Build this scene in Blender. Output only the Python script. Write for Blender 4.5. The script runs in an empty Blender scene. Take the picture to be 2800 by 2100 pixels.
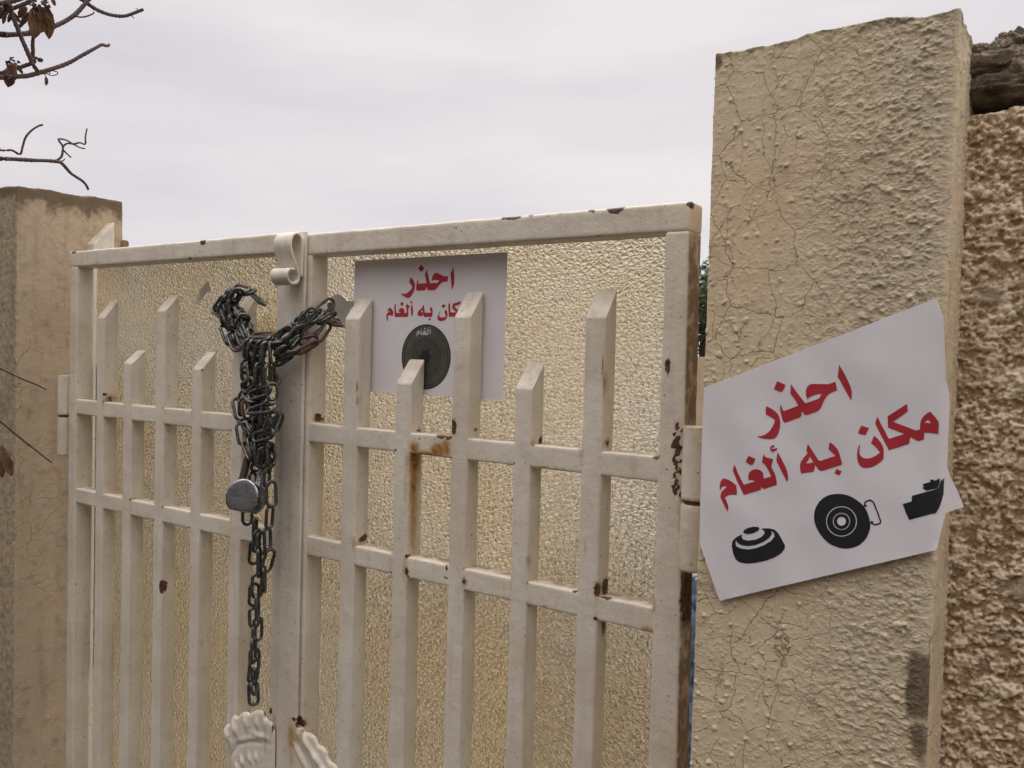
import bpy, bmesh, math, random
import numpy as np
from mathutils import Vector, Matrix
from mathutils.geometry import delaunay_2d_cdt
random.seed(7)
S = bpy.context.scene
COL = S.collection

# ------------------------------------------------------------------ camera
YAW, PITCH, ROLL, F = math.radians(34.20341), math.radians(-1.93917), math.radians(1.56495), 2298.954
CAM = np.array([0.0, -0.94961, 1.5])
def cam_axes():
    cy, sy = math.cos(YAW), math.sin(YAW)
    fwd = np.array([-sy, cy, 0]); right = np.array([cy, sy, 0]); up = np.array([0, 0, 1.0])
    cp, sp = math.cos(PITCH), math.sin(PITCH)
    f2 = fwd*cp + up*sp; u2 = up*cp - fwd*sp
    cr, sr = math.cos(ROLL), math.sin(ROLL)
    return right*cr + u2*sr, u2*cr - right*sr, f2
RR, UU, FW = cam_axes()
cd = bpy.data.cameras.new('camera'); cam = bpy.data.objects.new('camera', cd); COL.objects.link(cam)
cd.sensor_width = 36; cd.lens = F/2800*36; cd.clip_end = 3000; cd.clip_start = 0.02
m = Matrix([[RR[0], UU[0], -FW[0], CAM[0]], [RR[1], UU[1], -FW[1], CAM[1]], [RR[2], UU[2], -FW[2], CAM[2]], [0, 0, 0, 1]])
cam.matrix_world = m
S.camera = cam

# ------------------------------------------------------------------ world: bright overcast
SUN_EL, SUN_AZ = math.radians(56), math.radians(-25)     # azimuth clockwise from +y
w = bpy.data.worlds.new('World'); S.world = w; w.use_nodes = True
nt = w.node_tree; N = nt.nodes; L = nt.links; N.clear()
out = N.new('ShaderNodeOutputWorld'); bg = N.new('ShaderNodeBackground'); bg.inputs[1].default_value = 0.1
sky = N.new('ShaderNodeTexSky'); sky.sky_type = 'NISHITA'; sky.sun_disc = False
sky.sun_elevation = SUN_EL; sky.sun_rotation = SUN_AZ
tc = N.new('ShaderNodeTexCoord'); mp = N.new('ShaderNodeMapping'); mp.inputs['Scale'].default_value = (1.0, 1.0, 5.0)
mp.inputs['Rotation'].default_value = (0.18, 0.10, 0)
L.new(tc.outputs['Generated'], mp.inputs[0])
n1 = N.new('ShaderNodeTexNoise'); n1.inputs['Scale'].default_value = 1.7; n1.inputs['Detail'].default_value = 5; n1.inputs['Roughness'].default_value = .48
L.new(mp.outputs[0], n1.inputs['Vector'])
cr = N.new('ShaderNodeValToRGB'); e = cr.color_ramp.elements
e[0].position = .36; e[0].color = (.68, .65, .695, 1); e[1].position = .64; e[1].color = (.85, .805, .80, 1)
L.new(n1.outputs['Fac'], cr.inputs[0])
vm = N.new('ShaderNodeVectorMath'); vm.operation = 'SCALE'; vm.inputs['Scale'].default_value = 10.2
# an overcast sky grows brighter towards the zenith
sxyz = N.new('ShaderNodeSeparateXYZ'); L.new(tc.outputs['Generated'], sxyz.inputs[0])
mr = N.new('ShaderNodeMapRange'); mr.interpolation_type = 'SMOOTHSTEP'
mr.inputs[1].default_value = .42; mr.inputs[2].default_value = 1.0; mr.inputs[3].default_value = 10.2; mr.inputs[4].default_value = 40.0
L.new(sxyz.outputs[2], mr.inputs[0]); L.new(mr.outputs[0], vm.inputs['Scale'])
L.new(cr.outputs[0], vm.inputs[0])
mx = N.new('ShaderNodeMixRGB'); mx.inputs[0].default_value = .96
L.new(sky.outputs[0], mx.inputs[1]); L.new(vm.outputs[0], mx.inputs[2])
L.new(mx.outputs[0], bg.inputs[0]); L.new(bg.outputs[0], out.inputs[0])
sd = bpy.data.lights.new('sun', 'SUN'); sd.energy = 1.1; sd.angle = math.radians(15); sd.color = (1, .93, .82)
so = bpy.data.objects.new('sun', sd); COL.objects.link(so)
sv = Vector((math.sin(SUN_AZ)*math.cos(SUN_EL), math.cos(SUN_AZ)*math.cos(SUN_EL), math.sin(SUN_EL)))
so.rotation_euler = sv.to_track_quat('Z', 'Y').to_euler(); so.location = (-1, 5, 7)
S.view_settings.view_transform = 'Standard'; S.view_settings.look = 'None'; S.view_settings.exposure = 0.0; S.view_settings.gamma = 1
S.render.engine = 'CYCLES'
S.cycles.max_bounces = 6; S.cycles.use_adaptive_sampling = True; S.cycles.adaptive_threshold = .03; S.cycles.use_denoising = True
S.cycles.caustics_reflective = False; S.cycles.caustics_refractive = True

# ------------------------------------------------------------------ helpers
def ray(px, py): return FW + RR*(px-1400)/F - UU*(py-1050)/F
def onY(px, py, y):
    d = ray(px, py); t = (y-CAM[1])/d[1]; return CAM + t*d
def onX(px, py, x):
    d = ray(px, py); t = (x-CAM[0])/d[0]; return CAM + t*d
def atD(px, py, D):
    d = ray(px, py); return CAM + d/np.linalg.norm(d)*D
def sm(a, b, x):
    t = np.clip((x-a)/(b-a), 0, 1); return t*t*(3-2*t)
def _h(ix, iy, iz, s):
    n = (ix.astype(np.int64)*374761393 + iy.astype(np.int64)*668265263 + iz.astype(np.int64)*2147483647*3 + s*1274126177) & 0xffffffff
    n = ((n ^ (n >> 13))*1274126177) & 0xffffffff
    n = ((n ^ (n >> 15))*2246822519) & 0xffffffff
    n = n ^ (n >> 16)
    return n/4294967295.0
def vnoise(x, y, z, s=0):
    x0 = np.floor(x); y0 = np.floor(y); z0 = np.floor(z)
    fx, fy, fz = x-x0, y-y0, z-z0
    fx = fx*fx*(3-2*fx); fy = fy*fy*(3-2*fy); fz = fz*fz*(3-2*fz)
    r = 0
    for i in (0, 1):
        for j in (0, 1):
            for k in (0, 1):
                r = r + _h(x0+i, y0+j, z0+k, s)*(fx if i else 1-fx)*(fy if j else 1-fy)*(fz if k else 1-fz)
    return r*2-1
def fbm(x, y, z, sc, o=4, s=0, g=.5):
    x = np.asarray(x, float)*sc; y = np.asarray(y, float)*sc; z = np.asarray(z, float)*sc
    r = 0; a = 1; t = 0
    for i in range(o):
        r = r + a*vnoise(x+i*17.3, y+i*5.1, z-i*9.7, s+i); t += a; a *= g; x = x*2; y = y*2; z = z*2
    return r/t
def worley(u, v, sc, s=0, jit=.95):
    """2-D cellular noise: F1, F2 and a random number per cell, distances in cells"""
    u = u*sc; v = v*sc; u0 = np.floor(u); v0 = np.floor(v)
    f1 = np.full(u.shape, 9.); f2 = np.full(u.shape, 9.); cid = np.zeros(u.shape)
    z = np.zeros(u.shape)
    for i in (-1, 0, 1):
        for j in (-1, 0, 1):
            a = u0+i; b = v0+j
            px = a+.5+(_h(a, b, z, s)-.5)*jit; py = b+.5+(_h(a, b, z, s+11)-.5)*jit
            d = np.hypot(px-u, py-v); c = _h(a, b, z, s+23)
            n = d < f1
            f2 = np.where(n, f1, np.minimum(f2, d)); cid = np.where(n, c, cid); f1 = np.where(n, d, f1)
    return f1, f2, cid
def link(name, me, mat=None, parent=None):
    o = bpy.data.objects.new(name, me); COL.objects.link(o)
    if mat:
        me.materials.clear(); me.materials.append(mat)
    if parent: o.parent = parent; o.matrix_parent_inverse = parent.matrix_world.inverted()
    return o
def tag(o, label=None, cat=None, group=None, kind=None):
    if label: o['label'] = label
    if cat: o['category'] = cat
    if group: o['group'] = group
    if kind: o['kind'] = kind
    return o
def thing(name, loc, label, cat, group=None):
    o = bpy.data.objects.new(name, None); COL.objects.link(o); o.location = Vector([float(c) for c in loc]); o.empty_display_size = .05
    o.matrix_world = Matrix.Translation(o.location)
    return tag(o, label, cat, group, 'thing')
def mesh(name, V, Fc, smooth=True, attrs=None):
    me = bpy.data.meshes.new(name)
    V = np.asarray(V, np.float32)
    if isinstance(Fc, np.ndarray) and Fc.ndim == 2:
        n, k = Fc.shape
        me.vertices.add(len(V)); me.vertices.foreach_set('co', V.ravel())
        me.loops.add(n*k); me.loops.foreach_set('vertex_index', Fc.ravel().astype(np.int32))
        me.polygons.add(n); me.polygons.foreach_set('loop_start', np.arange(0, n*k, k, dtype=np.int32))
        me.update(calc_edges=True)
    else:
        me.from_pydata([tuple(map(float, v)) for v in V], [], [tuple(int(i) for i in f) for f in Fc])
    me.validate()
    if smooth:
        me.polygons.foreach_set('use_smooth', np.ones(len(me.polygons), bool))
    if attrs:
        for k, a in attrs.items():
            at = me.attributes.new(k, 'FLOAT', 'POINT'); at.data.foreach_set('value', np.asarray(a, np.float32))
    me.update()
    return me
def fixn(me):
    bm = bmesh.new(); bm.from_mesh(me); bmesh.ops.recalc_face_normals(bm, faces=bm.faces); bm.to_mesh(me); bm.free(); return me

# ------------------------------------------------------------------ materials
def newmat(name):
    m = bpy.data.materials.new(name); m.use_nodes = True; n = m.node_tree
    for q in list(n.nodes): n.nodes.remove(q)
    o = n.nodes.new('ShaderNodeOutputMaterial'); p = n.nodes.new('ShaderNodeBsdfPrincipled'); n.links.new(p.outputs[0], o.inputs[0])
    return m, n, p, o
class G:
    """small node-graph helper"""
    def __init__(s, n): s.n = n
    def __call__(s, t, ins=(), **kw):
        q = s.n.nodes.new(t)
        for k, v in kw.items(): setattr(q, k, v)
        for k, v in (ins.items() if isinstance(ins, dict) else enumerate(ins)):
            if v is None: continue
            if isinstance(v, bpy.types.NodeSocket): s.n.links.new(v, q.inputs[k])
            else: q.inputs[k].default_value = v
        return q
    def pos(s, scale=(1, 1, 1), loc=(0, 0, 0)):
        g = s('ShaderNodeNewGeometry'); m = s('ShaderNodeMapping', {'Vector': g.outputs['Position'], 'Scale': scale, 'Location': loc}); return m.outputs[0]
    def noise(s, v, sc, det=4, r=.55, dist=0):
        return s('ShaderNodeTexNoise', {'Vector': v, 'Scale': sc, 'Detail': det, 'Roughness': r, 'Distortion': dist}).outputs['Fac']
    def ramp(s, v, a, b, lo=0., hi=1.):
        return s('ShaderNodeMapRange', {0: v, 1: a, 2: b, 3: lo, 4: hi}, interpolation_type='SMOOTHSTEP').outputs[0]
    def math(s, op, a, b=None, clamp=False):
        q = s('ShaderNodeMath', [a, b], operation=op); q.use_clamp = clamp; return q.outputs[0]
    def mix(s, f, a, b, bt='MIX'):
        q = s('ShaderNodeMixRGB', [f, a, b], blend_type=bt); return q.outputs[0]
    def attr(s, name): return s('ShaderNodeAttribute', attribute_name=name).outputs['Fac']
    def bump(s, h, strength, dist, normal=None):
        return s('ShaderNodeBump', {'Height': h, 'Strength': strength, 'Distance': dist, 'Normal': normal}).outputs[0]
def c(r, g, b): return (r, g, b, 1)

def mat_paint():
    m, n, p, o = newmat('cream_paint'); g = G(n); P = g.pos()
    big = g.noise(P, 9, 4); mid = g.noise(P, 55, 5, .6); fine = g.noise(P, 420, 3, .6)
    streak = g.noise(g.pos((60, 60, 5)), 1, 4, .6)
    col = g.mix(g.ramp(big, .35, .65), c(.66, .585, .465), c(.75, .685, .57))
    col = g.mix(g.math('MULTIPLY', g.ramp(streak, .5, .78), .35), col, c(.42, .35, .27))
    col = g.mix(g.math('MULTIPLY', g.ramp(mid, .54, .76), .35), col, c(.38, .32, .25))
    sm_ = g.noise(P, 24, 6, .72)
    col = g.mix(g.math('MULTIPLY', g.ramp(sm_, .60, .76), .28), col, c(.30, .26, .22))
    col = g.mix(g.math('MULTIPLY', g.ramp(g.noise(P, 500, 3, .6), .5, .75), .25), col, c(.30, .25, .20))
    speck = g.ramp(g.noise(P, 170, 2, .5), .70, .73)
    col = g.mix(g.math('MULTIPLY', speck, .8), col, c(.13, .08, .05))
    dirt_shade = g.attr('dirt_shade')
    col = g.mix(g.math('MULTIPLY', dirt_shade, g.ramp(mid, .25, .65), True), col, c(.27, .20, .135))
    rust = g.attr('rust'); rn = g.noise(P, 140, 5, .7)
    rf = g.ramp(g.math('ADD', rust, g.math('MULTIPLY', g.math('SUBTRACT', rn, .5), .75)), .10, .95)
    rcol = g.mix(g.ramp(g.noise(P, 90, 4, .7), .42, .62), c(.43, .21, .05), c(.14, .05, .016))
    rcol = g.mix(g.ramp(rust, .6, 1.05), c(.42, .25, .08), rcol)
    col = g.mix(rf, col, rcol)
    chip_shade = g.attr('chip_shade')
    cf = g.ramp(g.math('ADD', chip_shade, g.math('MULTIPLY', g.math('SUBTRACT', g.noise(P, 170, 4, .75), .5), 1.1)), .46, .54)
    col = g.mix(cf, col, g.mix(g.ramp(rn, .4, .62), c(.028, .018, .014), c(.16, .06, .025)))
    n.links.new(col, p.inputs['Base Color'])
    n.links.new(g.ramp(mid, .2, .8, .42, .62), p.inputs['Roughness'])
    h = g.math('ADD', g.math('MULTIPLY', fine, .25), mid)
    h = g.math('SUBTRACT', h, g.math('MULTIPLY', cf, 1.2))
    n.links.new(g.bump(h, .8, .0016), p.inputs['Normal'])
    return m
def mat_plaster(name, base, dark, warm, crack_scale=19., crack=True, stain=(.12, .085, .05), lo1=.30, lo2=.44):
    m, n, p, o = newmat(name); g = G(n); P = g.pos()
    big = g.noise(P, 7, 5, .6); mid = g.noise(P, 38, 5, .6); fine = g.noise(P, 480, 4, .7)
    col = g.mix(g.ramp(big, .35, .68), base, warm)
    col = g.mix(g.math('MULTIPLY', g.ramp(mid, .5, .75), .5), col, dark)
    streak = g.noise(g.pos((34, 34, 3.2)), 1, 5, .62)
    col = g.mix(g.math('MULTIPLY', g.ramp(streak, .5, .75), .38), col, dark)
    col = g.mix(g.math('MULTIPLY', g.attr('high'), .55), col, c(.70, .63, .50))
    col = g.mix(g.math('MULTIPLY', g.ramp(fine, .42, .7), .4), col, dark)
    col = g.mix(g.math('MULTIPLY', g.ramp(g.noise(P, 14, 6, .65), .52, .7), .30), col, c(.40, .34, .26))
    h = g.math('ADD', g.math('MULTIPLY', fine, .35), g.math('MULTIPLY', mid, 1.2))
    grit = g.ramp(g.noise(g.pos((1, 1, 1.5)), 300, 4, .6), .46, .60)
    h = g.math('ADD', h, g.math('MULTIPLY', grit, g.math('ADD', g.math('MULTIPLY', g.attr('rough'), .9), .05)))
    col = g.mix(g.math('MULTIPLY', g.math('MULTIPLY', grit, g.attr('rough')), .22), col, c(.74, .66, .50))
    if crack:
        wv = g('ShaderNodeTexNoise', {'Vector': P, 'Scale': 26., 'Detail': 4., 'Roughness': .6}).outputs['Color']
        wv = g('ShaderNodeVectorMath', [wv, (.5, .5, .5)], operation='SUBTRACT').outputs[0]
        wv = g('ShaderNodeVectorMath', {0: wv, 'Scale': .022}, operation='SCALE').outputs[0]
        PP = g('ShaderNodeVectorMath', [P, wv], operation='ADD').outputs[0]
        tot = None
        for sc, wd, th, lo in ((crack_scale, .010, 5.0, lo1), (crack_scale*1.9, .013, 8.0, lo2)):
            v = g('ShaderNodeTexVoronoi', {'Vector': PP, 'Scale': sc, 'Randomness': 1.}, feature='DISTANCE_TO_EDGE').outputs[0]
            k = g.ramp(v, wd*.15, wd, 1., 0.)
            k = g.math('MULTIPLY', k, g.ramp(g.noise(P, th, 2), lo, lo+.08))
            tot = k if tot is None else g.math('MAXIMUM', tot, k)
        tot = g.math('MULTIPLY', tot, g.math('SUBTRACT', 1., g.math('MULTIPLY', g.attr('rough'), .85), True))
        col = g.mix(g.math('MULTIPLY', tot, .62), col, c(.15, .09, .055))
        h = g.math('SUBTRACT', h, g.math('MULTIPLY', tot, 1.5))
    sn = g.noise(P, 75, 6, .75)
    sf = g.ramp(g.math('ADD', g.attr('stain'), g.math('MULTIPLY', g.math('SUBTRACT', sn, .5), 1.1)), .3, .8)
    col = g.mix(g.math('MULTIPLY', sf, .85), col, c(*stain))
    n.links.new(col, p.inputs['Base Color']); p.inputs['Roughness'].default_value = .92
    p.inputs['Specular IOR Level'].default_value = .2
    n.links.new(g.bump(h, .6, .0016), p.inputs['Normal'])
    return m
def mat_stucco():
    m, n, p, o = newmat('splatter_stucco'); g = G(n); P = g.pos()
    mid = g.noise(P, 60, 5, .6); fine = g.noise(P, 520, 4, .7)
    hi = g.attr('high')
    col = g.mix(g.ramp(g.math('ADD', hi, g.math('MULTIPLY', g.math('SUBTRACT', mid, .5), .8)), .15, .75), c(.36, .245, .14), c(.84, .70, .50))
    col = g.mix(g.math('MULTIPLY', g.ramp(g.noise(P, 16, 4), .5, .7), .5), col, c(.56, .41, .25))
    col = g.mix(g.attr('stain'), col, c(.45, .40, .33))
    n.links.new(col, p.inputs['Base Color']); p.inputs['Roughness'].default_value = .93; p.inputs['Specular IOR Level'].default_value = .2
    n.links.new(g.bump(g.math('ADD', fine, mid), .6, .0018), p.inputs['Normal'])
    return m
def mat_simple(name, col, rough=.6, var=.25, sc=40, metal=0, bump=.3, bd=.001, spec=.5):
    m, n, p, o = newmat(name); g = G(n); P = g.pos()
    k = g.noise(P, sc, 5, .6)
    n.links.new(g.mix(g.ramp(k, .3, .7), c(*[v*(1-var) for v in col]), c(*[min(1, v*(1+var)) for v in col])), p.inputs['Base Color'])
    p.inputs['Roughness'].default_value = rough; p.inputs['Metallic'].default_value = metal; p.inputs['Specular IOR Level'].default_value = spec
    n.links.new(g.bump(g.noise(P, sc*6, 4, .65), bump, bd), p.inputs['Normal'])
    return m
def mat_chain():
    m, n, p, o = newmat('galvanised_chain'); g = G(n); P = g.pos()
    oi = g('ShaderNodeObjectInfo').outputs['Random']
    r = g.attr('rust')
    k = g.noise(P, 130, 5, .7); k2 = g.noise(P, 600, 3, .7)
    base = g.mix(g.ramp(k, .35, .7), c(.048, .052, .047), c(.15, .16, .145))
    rc = g.mix(g.ramp(k2, .35, .65), c(.055, .028, .018), c(.15, .065, .032))
    f = g.ramp(g.math('ADD', r, g.math('MULTIPLY', g.math('SUBTRACT', k, .5), 1.3)), .34, .62)
    n.links.new(g.mix(f, base, rc), p.inputs['Base Color'])
    n.links.new(g.math('SUBTRACT', .6, g.math('MULTIPLY', f, .6), True), p.inputs['Metallic'])
    n.links.new(g.ramp(f, 0, 1, .26, .8), p.inputs['Roughness'])
    p.inputs['Specular IOR Level'].default_value = .8
    n.links.new(g.bump(k2, .4, .0006), p.inputs['Normal'])
    return m
def mat_glass():
    """patterned glass: pyramids pressed into the street side only, the other side smooth; slightly milky"""
    m, n, p, o = newmat('patterned_glass'); g = G(n)
    P0 = g.pos((1, 0, 1.35))
    wv = g('ShaderNodeTexNoise', {'Vector': P0, 'Scale': 110., 'Detail': 2.}).outputs['Color']
    wv = g('ShaderNodeVectorMath', {0: wv, 'Scale': .0035}, operation='SCALE').outputs[0]
    P = g('ShaderNodeVectorMath', [P0, wv], operation='ADD').outputs[0]
    v1 = g('ShaderNodeTexVoronoi', {'Vector': P, 'Scale': 118., 'Randomness': 1.}, feature='DISTANCE_TO_EDGE').outputs[0]
    v2 = g('ShaderNodeTexVoronoi', {'Vector': P, 'Scale': 240., 'Randomness': 1.}, feature='DISTANCE_TO_EDGE').outputs[0]
    h = g.math('ADD', v1, g.math('MULTIPLY', v2, .25))
    side = g.math('LESS_THAN', g.attr('back'), .5)
    b = n.nodes.new('ShaderNodeBump'); b.inputs['Distance'].default_value = .013
    n.links.new(h, b.inputs['Height']); n.links.new(side, b.inputs['Strength']); nrm = b.outputs[0]
    Q = g.pos(); big = g.noise(Q, 3.2, 3)
    p.inputs['Roughness'].default_value = .16; p.inputs['IOR'].default_value = 1.55
    n.links.new(g.mix(g.ramp(big, .35, .65), c(.60, .53, .39), c(.58, .54, .45)), p.inputs['Base Color'])
    n.links.new(nrm, p.inputs['Normal'])
    tr = g('ShaderNodeBsdfTranslucent', {'Color': g.mix(g.ramp(big, .35, .65), c(.86, .79, .62), c(.86, .82, .72)), 'Normal': nrm})
    rf = g('ShaderNodeBsdfGlass', {'Color': g.mix(g.ramp(big, .30, .70), c(.93, .875, .74), c(.935, .91, .83)), 'Roughness': .05, 'IOR': 1.5, 'Normal': nrm})
    mixa = g('ShaderNodeMixShader', [.55, p.outputs[0], tr.outputs[0]])
    mixb = g('ShaderNodeMixShader', [.88, mixa.outputs[0], rf.outputs[0]])
    n.links.new(mixb.outputs[0], o.inputs[0])
    return m
PAINT = mat_paint()
GLASS = mat_glass()
CHAIN = mat_chain()
PL_R = mat_plaster('pillar_render', c(.70, .59, .40), c(.43, .33, .205), c(.74, .585, .375))
PL_L = mat_plaster('weathered_pillar_render', c(.50, .40, .27), c(.21, .155, .10), c(.56, .445, .30), crack_scale=15, lo1=.50, lo2=.60)
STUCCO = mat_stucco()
PAPER = mat_simple('white_paper', (.87, .84, .845), .75, .05, 6, bump=.25, bd=.0004, spec=.3)
_g = G(PAPER.node_tree); _p = [q for q in PAPER.node_tree.nodes if q.type == 'BSDF_PRINCIPLED'][0]; _o = [q for q in PAPER.node_tree.nodes if q.type == 'OUTPUT_MATERIAL'][0]
_t = _g('ShaderNodeBsdfTranslucent', {'Color': c(.85, .80, .72)}); _m = _g('ShaderNodeMixShader', [.14, _p.outputs[0], _t.outputs[0]]); PAPER.node_tree.links.new(_m.outputs[0], _o.inputs[0])
RED = mat_simple('red_print', (.42, .022, .035), .6, .06, 60, bump=.1, bd=.0002)
BLACK = mat_simple('black_print', (.012, .013, .017), .5, .1, 60, bump=.1, bd=.0002)
BARK = mat_simple('bark', (.10, .065, .06), .85, .35, 120, bump=.6, bd=.002)
LEAF = mat_simple('dead_leaf', (.15, .085, .045), .8, .45, 60, bump=.5, bd=.0015)
MUD = mat_simple('mud_stone', (.25, .205, .155), .95, .4, 45, bump=.8, bd=.004, spec=.1)
SAND = mat_simple('sandy_ground', (.30, .25, .19), .95, .2, 5, bump=.5, bd=.01, spec=.1)
WALLM = mat_simple('far_render', (.40, .32, .23), .95, .15, 4, bump=.4, bd=.003, spec=.1)
GREEN = mat_simple('foliage', (.06, .09, .035), .7, .4, 30, bump=.3, bd=.002)
BLUE = mat_simple('blue_plastic', (.13, .20, .32), .6, .7, 45)
DARKM = mat_simple('dark_jamb_metal', (.10, .075, .06), .7, .3, 60)

# ------------------------------------------------------------------ worn spots and some painted shade on the metal: centres with radii in metres
WEAR_SHADE = []   # (cx,cy,cz, rx,ry,rz, rust, chip_shade)
def wY(px, py, rx, rz, rust=0, chip_shade=0, y=0): WEAR_SHADE.append((*onY(px, py, y), rx, .012, rz, rust, chip_shade))
def wX(px, py, x, ry, rz, rust=0, chip_shade=0): WEAR_SHADE.append((*onX(px, py, x), .006, ry, rz, rust, chip_shade))
wY(1132, 1226, .011, .011, 1.1); wY(1196, 1232, .015, .012, 1.2); wY(1165, 1243, .035, .006, 1.0); wY(1218, 1222, .010, .016, 1.0); wY(1140, 1246, .012, .004, 1.); wY(1205, 1192, .010, .005, .6, 1.0); wY(1222, 1232, .007, .012, 1.); wY(1165, 1245, .022, .005, .8)
wY(1226, 1192, .007, .007, .7, 1.0); wY(1240, 1168, .006, .014, .7, 1.); wY(1236, 1150, .003, .008, .8, .3)
wX(1133, 1262, -.8266, .014, .03, 1.2); wX(1131, 1330, -.8266, .011, .07, .95); wX(1130, 1420, -.8266, .011, .08, .8); wX(1132, 1500, -.8266, .012, .04, .6)
wY(1113, 1262, .006, .02, .7); wY(1109, 1330, .004, .04, .55); wY(1107, 1560, .006, .02, .7, .0); wY(1112, 1562, .004, .007, .5, .9)
wY(1219, 1553, .003, .006, .5, .9); wY(1217, 1581, .003, .004, .3, .9); wY(1112, 1600, .004, .03, .5)
wX(1300, 1175, -.7191+.017-.017, .006, .004, .8, .7); wX(1146, 1178, -.8266, .008, .004, .7, .6)
wX(868, 1137, -1.045, .010, .005, .7, .8); wX(872, 1148, -1.045, .014, .003, .3, 1.); wX(869, 1147, -1.045, .012, .007, .7)
wX(995, 1471, -.9365, .012, .006, .6, .9); wX(985, 1482, -.9365, .006, .009, .8, .5); wY(927, 1478, .003, .008, .6, .7)
wY(967, 1490, .004, .012, .7)
wX(1309, 1588, -.719, .012, .010, .5, 1.); wY(1270, 1590, .005, .007, 1., .7); wX(1300, 1600, -.719, .016, .004, .3, .9)
wX(1478, 1206, -.612, .006, .007, .4, 1.); wY(1456, 1212, .004, .006, .8, .8); wY(1585, 1222, .004, .007, .8, .7); wY(1588, 1240, .004, .015, .6)
wX(1661, 1210, -.504, .009, .007, .9, .6); wY(1648, 1217, .002, .009, .7, .5); wY(1795, 1249, .006, .005, .8, .8)
wY(1570, 1610, .006, .006, .4, 1.); wY(1633, 1613, .006, .012, 1., .8); wX(1655, 1603, -.504, .012, .012, .7, 1.); wY(1655, 1632, .012, .004, .4, 1.)
wX(1650, 1712, -.504, .006, .015, .8, .8); wY(1786, 1657, .004, .010, .9, .5); wY(1770, 1722, .010, .006, .8); wY(1488, 1658, .006, .003, .8)
wY(1486, 1278, .010, .003, .8, .3); wY(1522, 1281, .006, .003, .7, .2); wY(1540, 1284, .004, .003, .7)
for i in range(44): wY(1848+random.uniform(-13, 13), 1155+i*4.6, random.uniform(.0015, .0035), random.uniform(.0015, .004), .0, random.uniform(.75, 1.2))
for i in range(12): wY(1853+random.uniform(-5, 5), 1170+i*25, .006, .012, .6, .2)
wY(1402, 592, .015, .005, .2, 1.15); wY(1378, 595, .005, .004, .2, 1.); wY(1450, 588, .005, .003, .1, .9); wY(1617, 574, .006, .004, .2, 1.)
wY(1683, 570, .013, .007, .5, 1.2); wY(1533, 584, .004, .004, .6, .5); wY(1896, 555, .008, .007, .3, 1.1); wY(1637, 645, .003, .002, .8, .5)
wY(556, 660, .009, .008, .3, 1.1); wY(520, 706, .005, .004, .4, .8); wY(203, 690, .009, .004, .2, 1.); wY(190, 722, .004, .004, .3, .9)
wX(282, 1079, -1.653, .012, .004, .6, .9); wX(300, 1092, -1.653, .018, .012, .8, .5); wX(312, 1105, -1.653, .008, .004, .5, .7); wX(280, 1100, -1.653, .004, .012, .7, .6)
wY(443, 1605, .009, .012, .1, 1.4); wY(553, 1012, .005, .003, .1, .9)
wY(1648, 1000, .0015, .02, .9, .5); wY(1650, 1050, .0015, .02, .8, .4); wY(976, 1060, .0015, .012, .9, .6); wY(976, 1095, .0015, .01, .9, .6)
wY(1827, 1000, .004, .012, .1, 1.); wY(1600, 1500, .003, .012, .6, .3); wY(1443, 1535, .003, .01, .8, .4)
wY(1790, 903, .002, .01, .2, .9)
WEAR_SHADE.append((*onX(1880, 1620, -.3947), .004, .06, .05, .0, .75)); WEAR_SHADE.append((*onX(1880, 1450, -.3947), .004, .06, .2, .0, .42))  # dark brown painted on the stile side for its shade beside the pillar
_rw = random.Random(21)
for zb_r, px_ in ((1.3498, (-.968, -.9365, -.857, -.8266, -.749, -.719, -.640, -.612, -.534, -.504, -.4267)), (1.1631, (-.968, -.9365, -.857, -.8266, -.749, -.719, -.640, -.612, -.534, -.504, -.4267)),
                  (1.3515, (-1.653, -1.5825, -1.5533, -1.4744, -1.445, -1.359, -1.330, -1.245)), (1.1629, (-1.653, -1.5825, -1.5533, -1.4744, -1.445, -1.359, -1.330, -1.245))):
    for x_ in px_:
        for zz in (zb_r+.001, zb_r+.030):
            q_ = _rw.random()
            if q_ < .45: WEAR_SHADE.append((x_+_rw.uniform(-.003, .003), 0, zz+_rw.uniform(-.001, .002), _rw.uniform(.0015, .004), .02, _rw.uniform(.0015, .004), _rw.uniform(.5, .9), _rw.choice([0, 0, .6, .9])))
            if q_ < .22: WEAR_SHADE.append((x_+_rw.uniform(-.002, .002), 0, zz-.012, .0016, .012, .012, .5, 0))
# around the cast rosettes
wY(735, 1945, .008, .008, .7, .8, -.004); wY(752, 1962, .005, .01, .6, .4); wY(751, 1985, .0025, .014, .9, .9, -.008); wY(738, 2014, .006, .009, 1., .6, -.006)
wY(736, 2040, .004, .018, .7, 0, -.006); wY(815, 1962, .012, .006, .5, 1.); wY(824, 1978, .008, .010, .9, .9); wY(836, 1995, .004, .010, 1., .7)
wY(807, 2010, .012, .028, 1.25, .0); wY(808, 2050, .009, .05, .8, .0); wY(618, 1986, .008, .004, .2, 1.)
WEAR_SHADE = np.array(WEAR_SHADE)
def wear_shade(V):
    V = np.asarray(V, float); rust = np.zeros(len(V)); chip_shade = np.zeros(len(V))
    for q in WEAR_SHADE:
        d2 = ((V[:, 0]-q[0])/q[3])**2 + ((V[:, 1]-q[1])/q[4])**2 + ((V[:, 2]-q[2])/q[5])**2
        k = np.exp(-d2*.9)
        if q[6]: rust = np.maximum(rust, k*q[6])
        if q[7]: chip_shade = np.maximum(chip_shade, k*q[7])
    return rust, chip_shade

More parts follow.
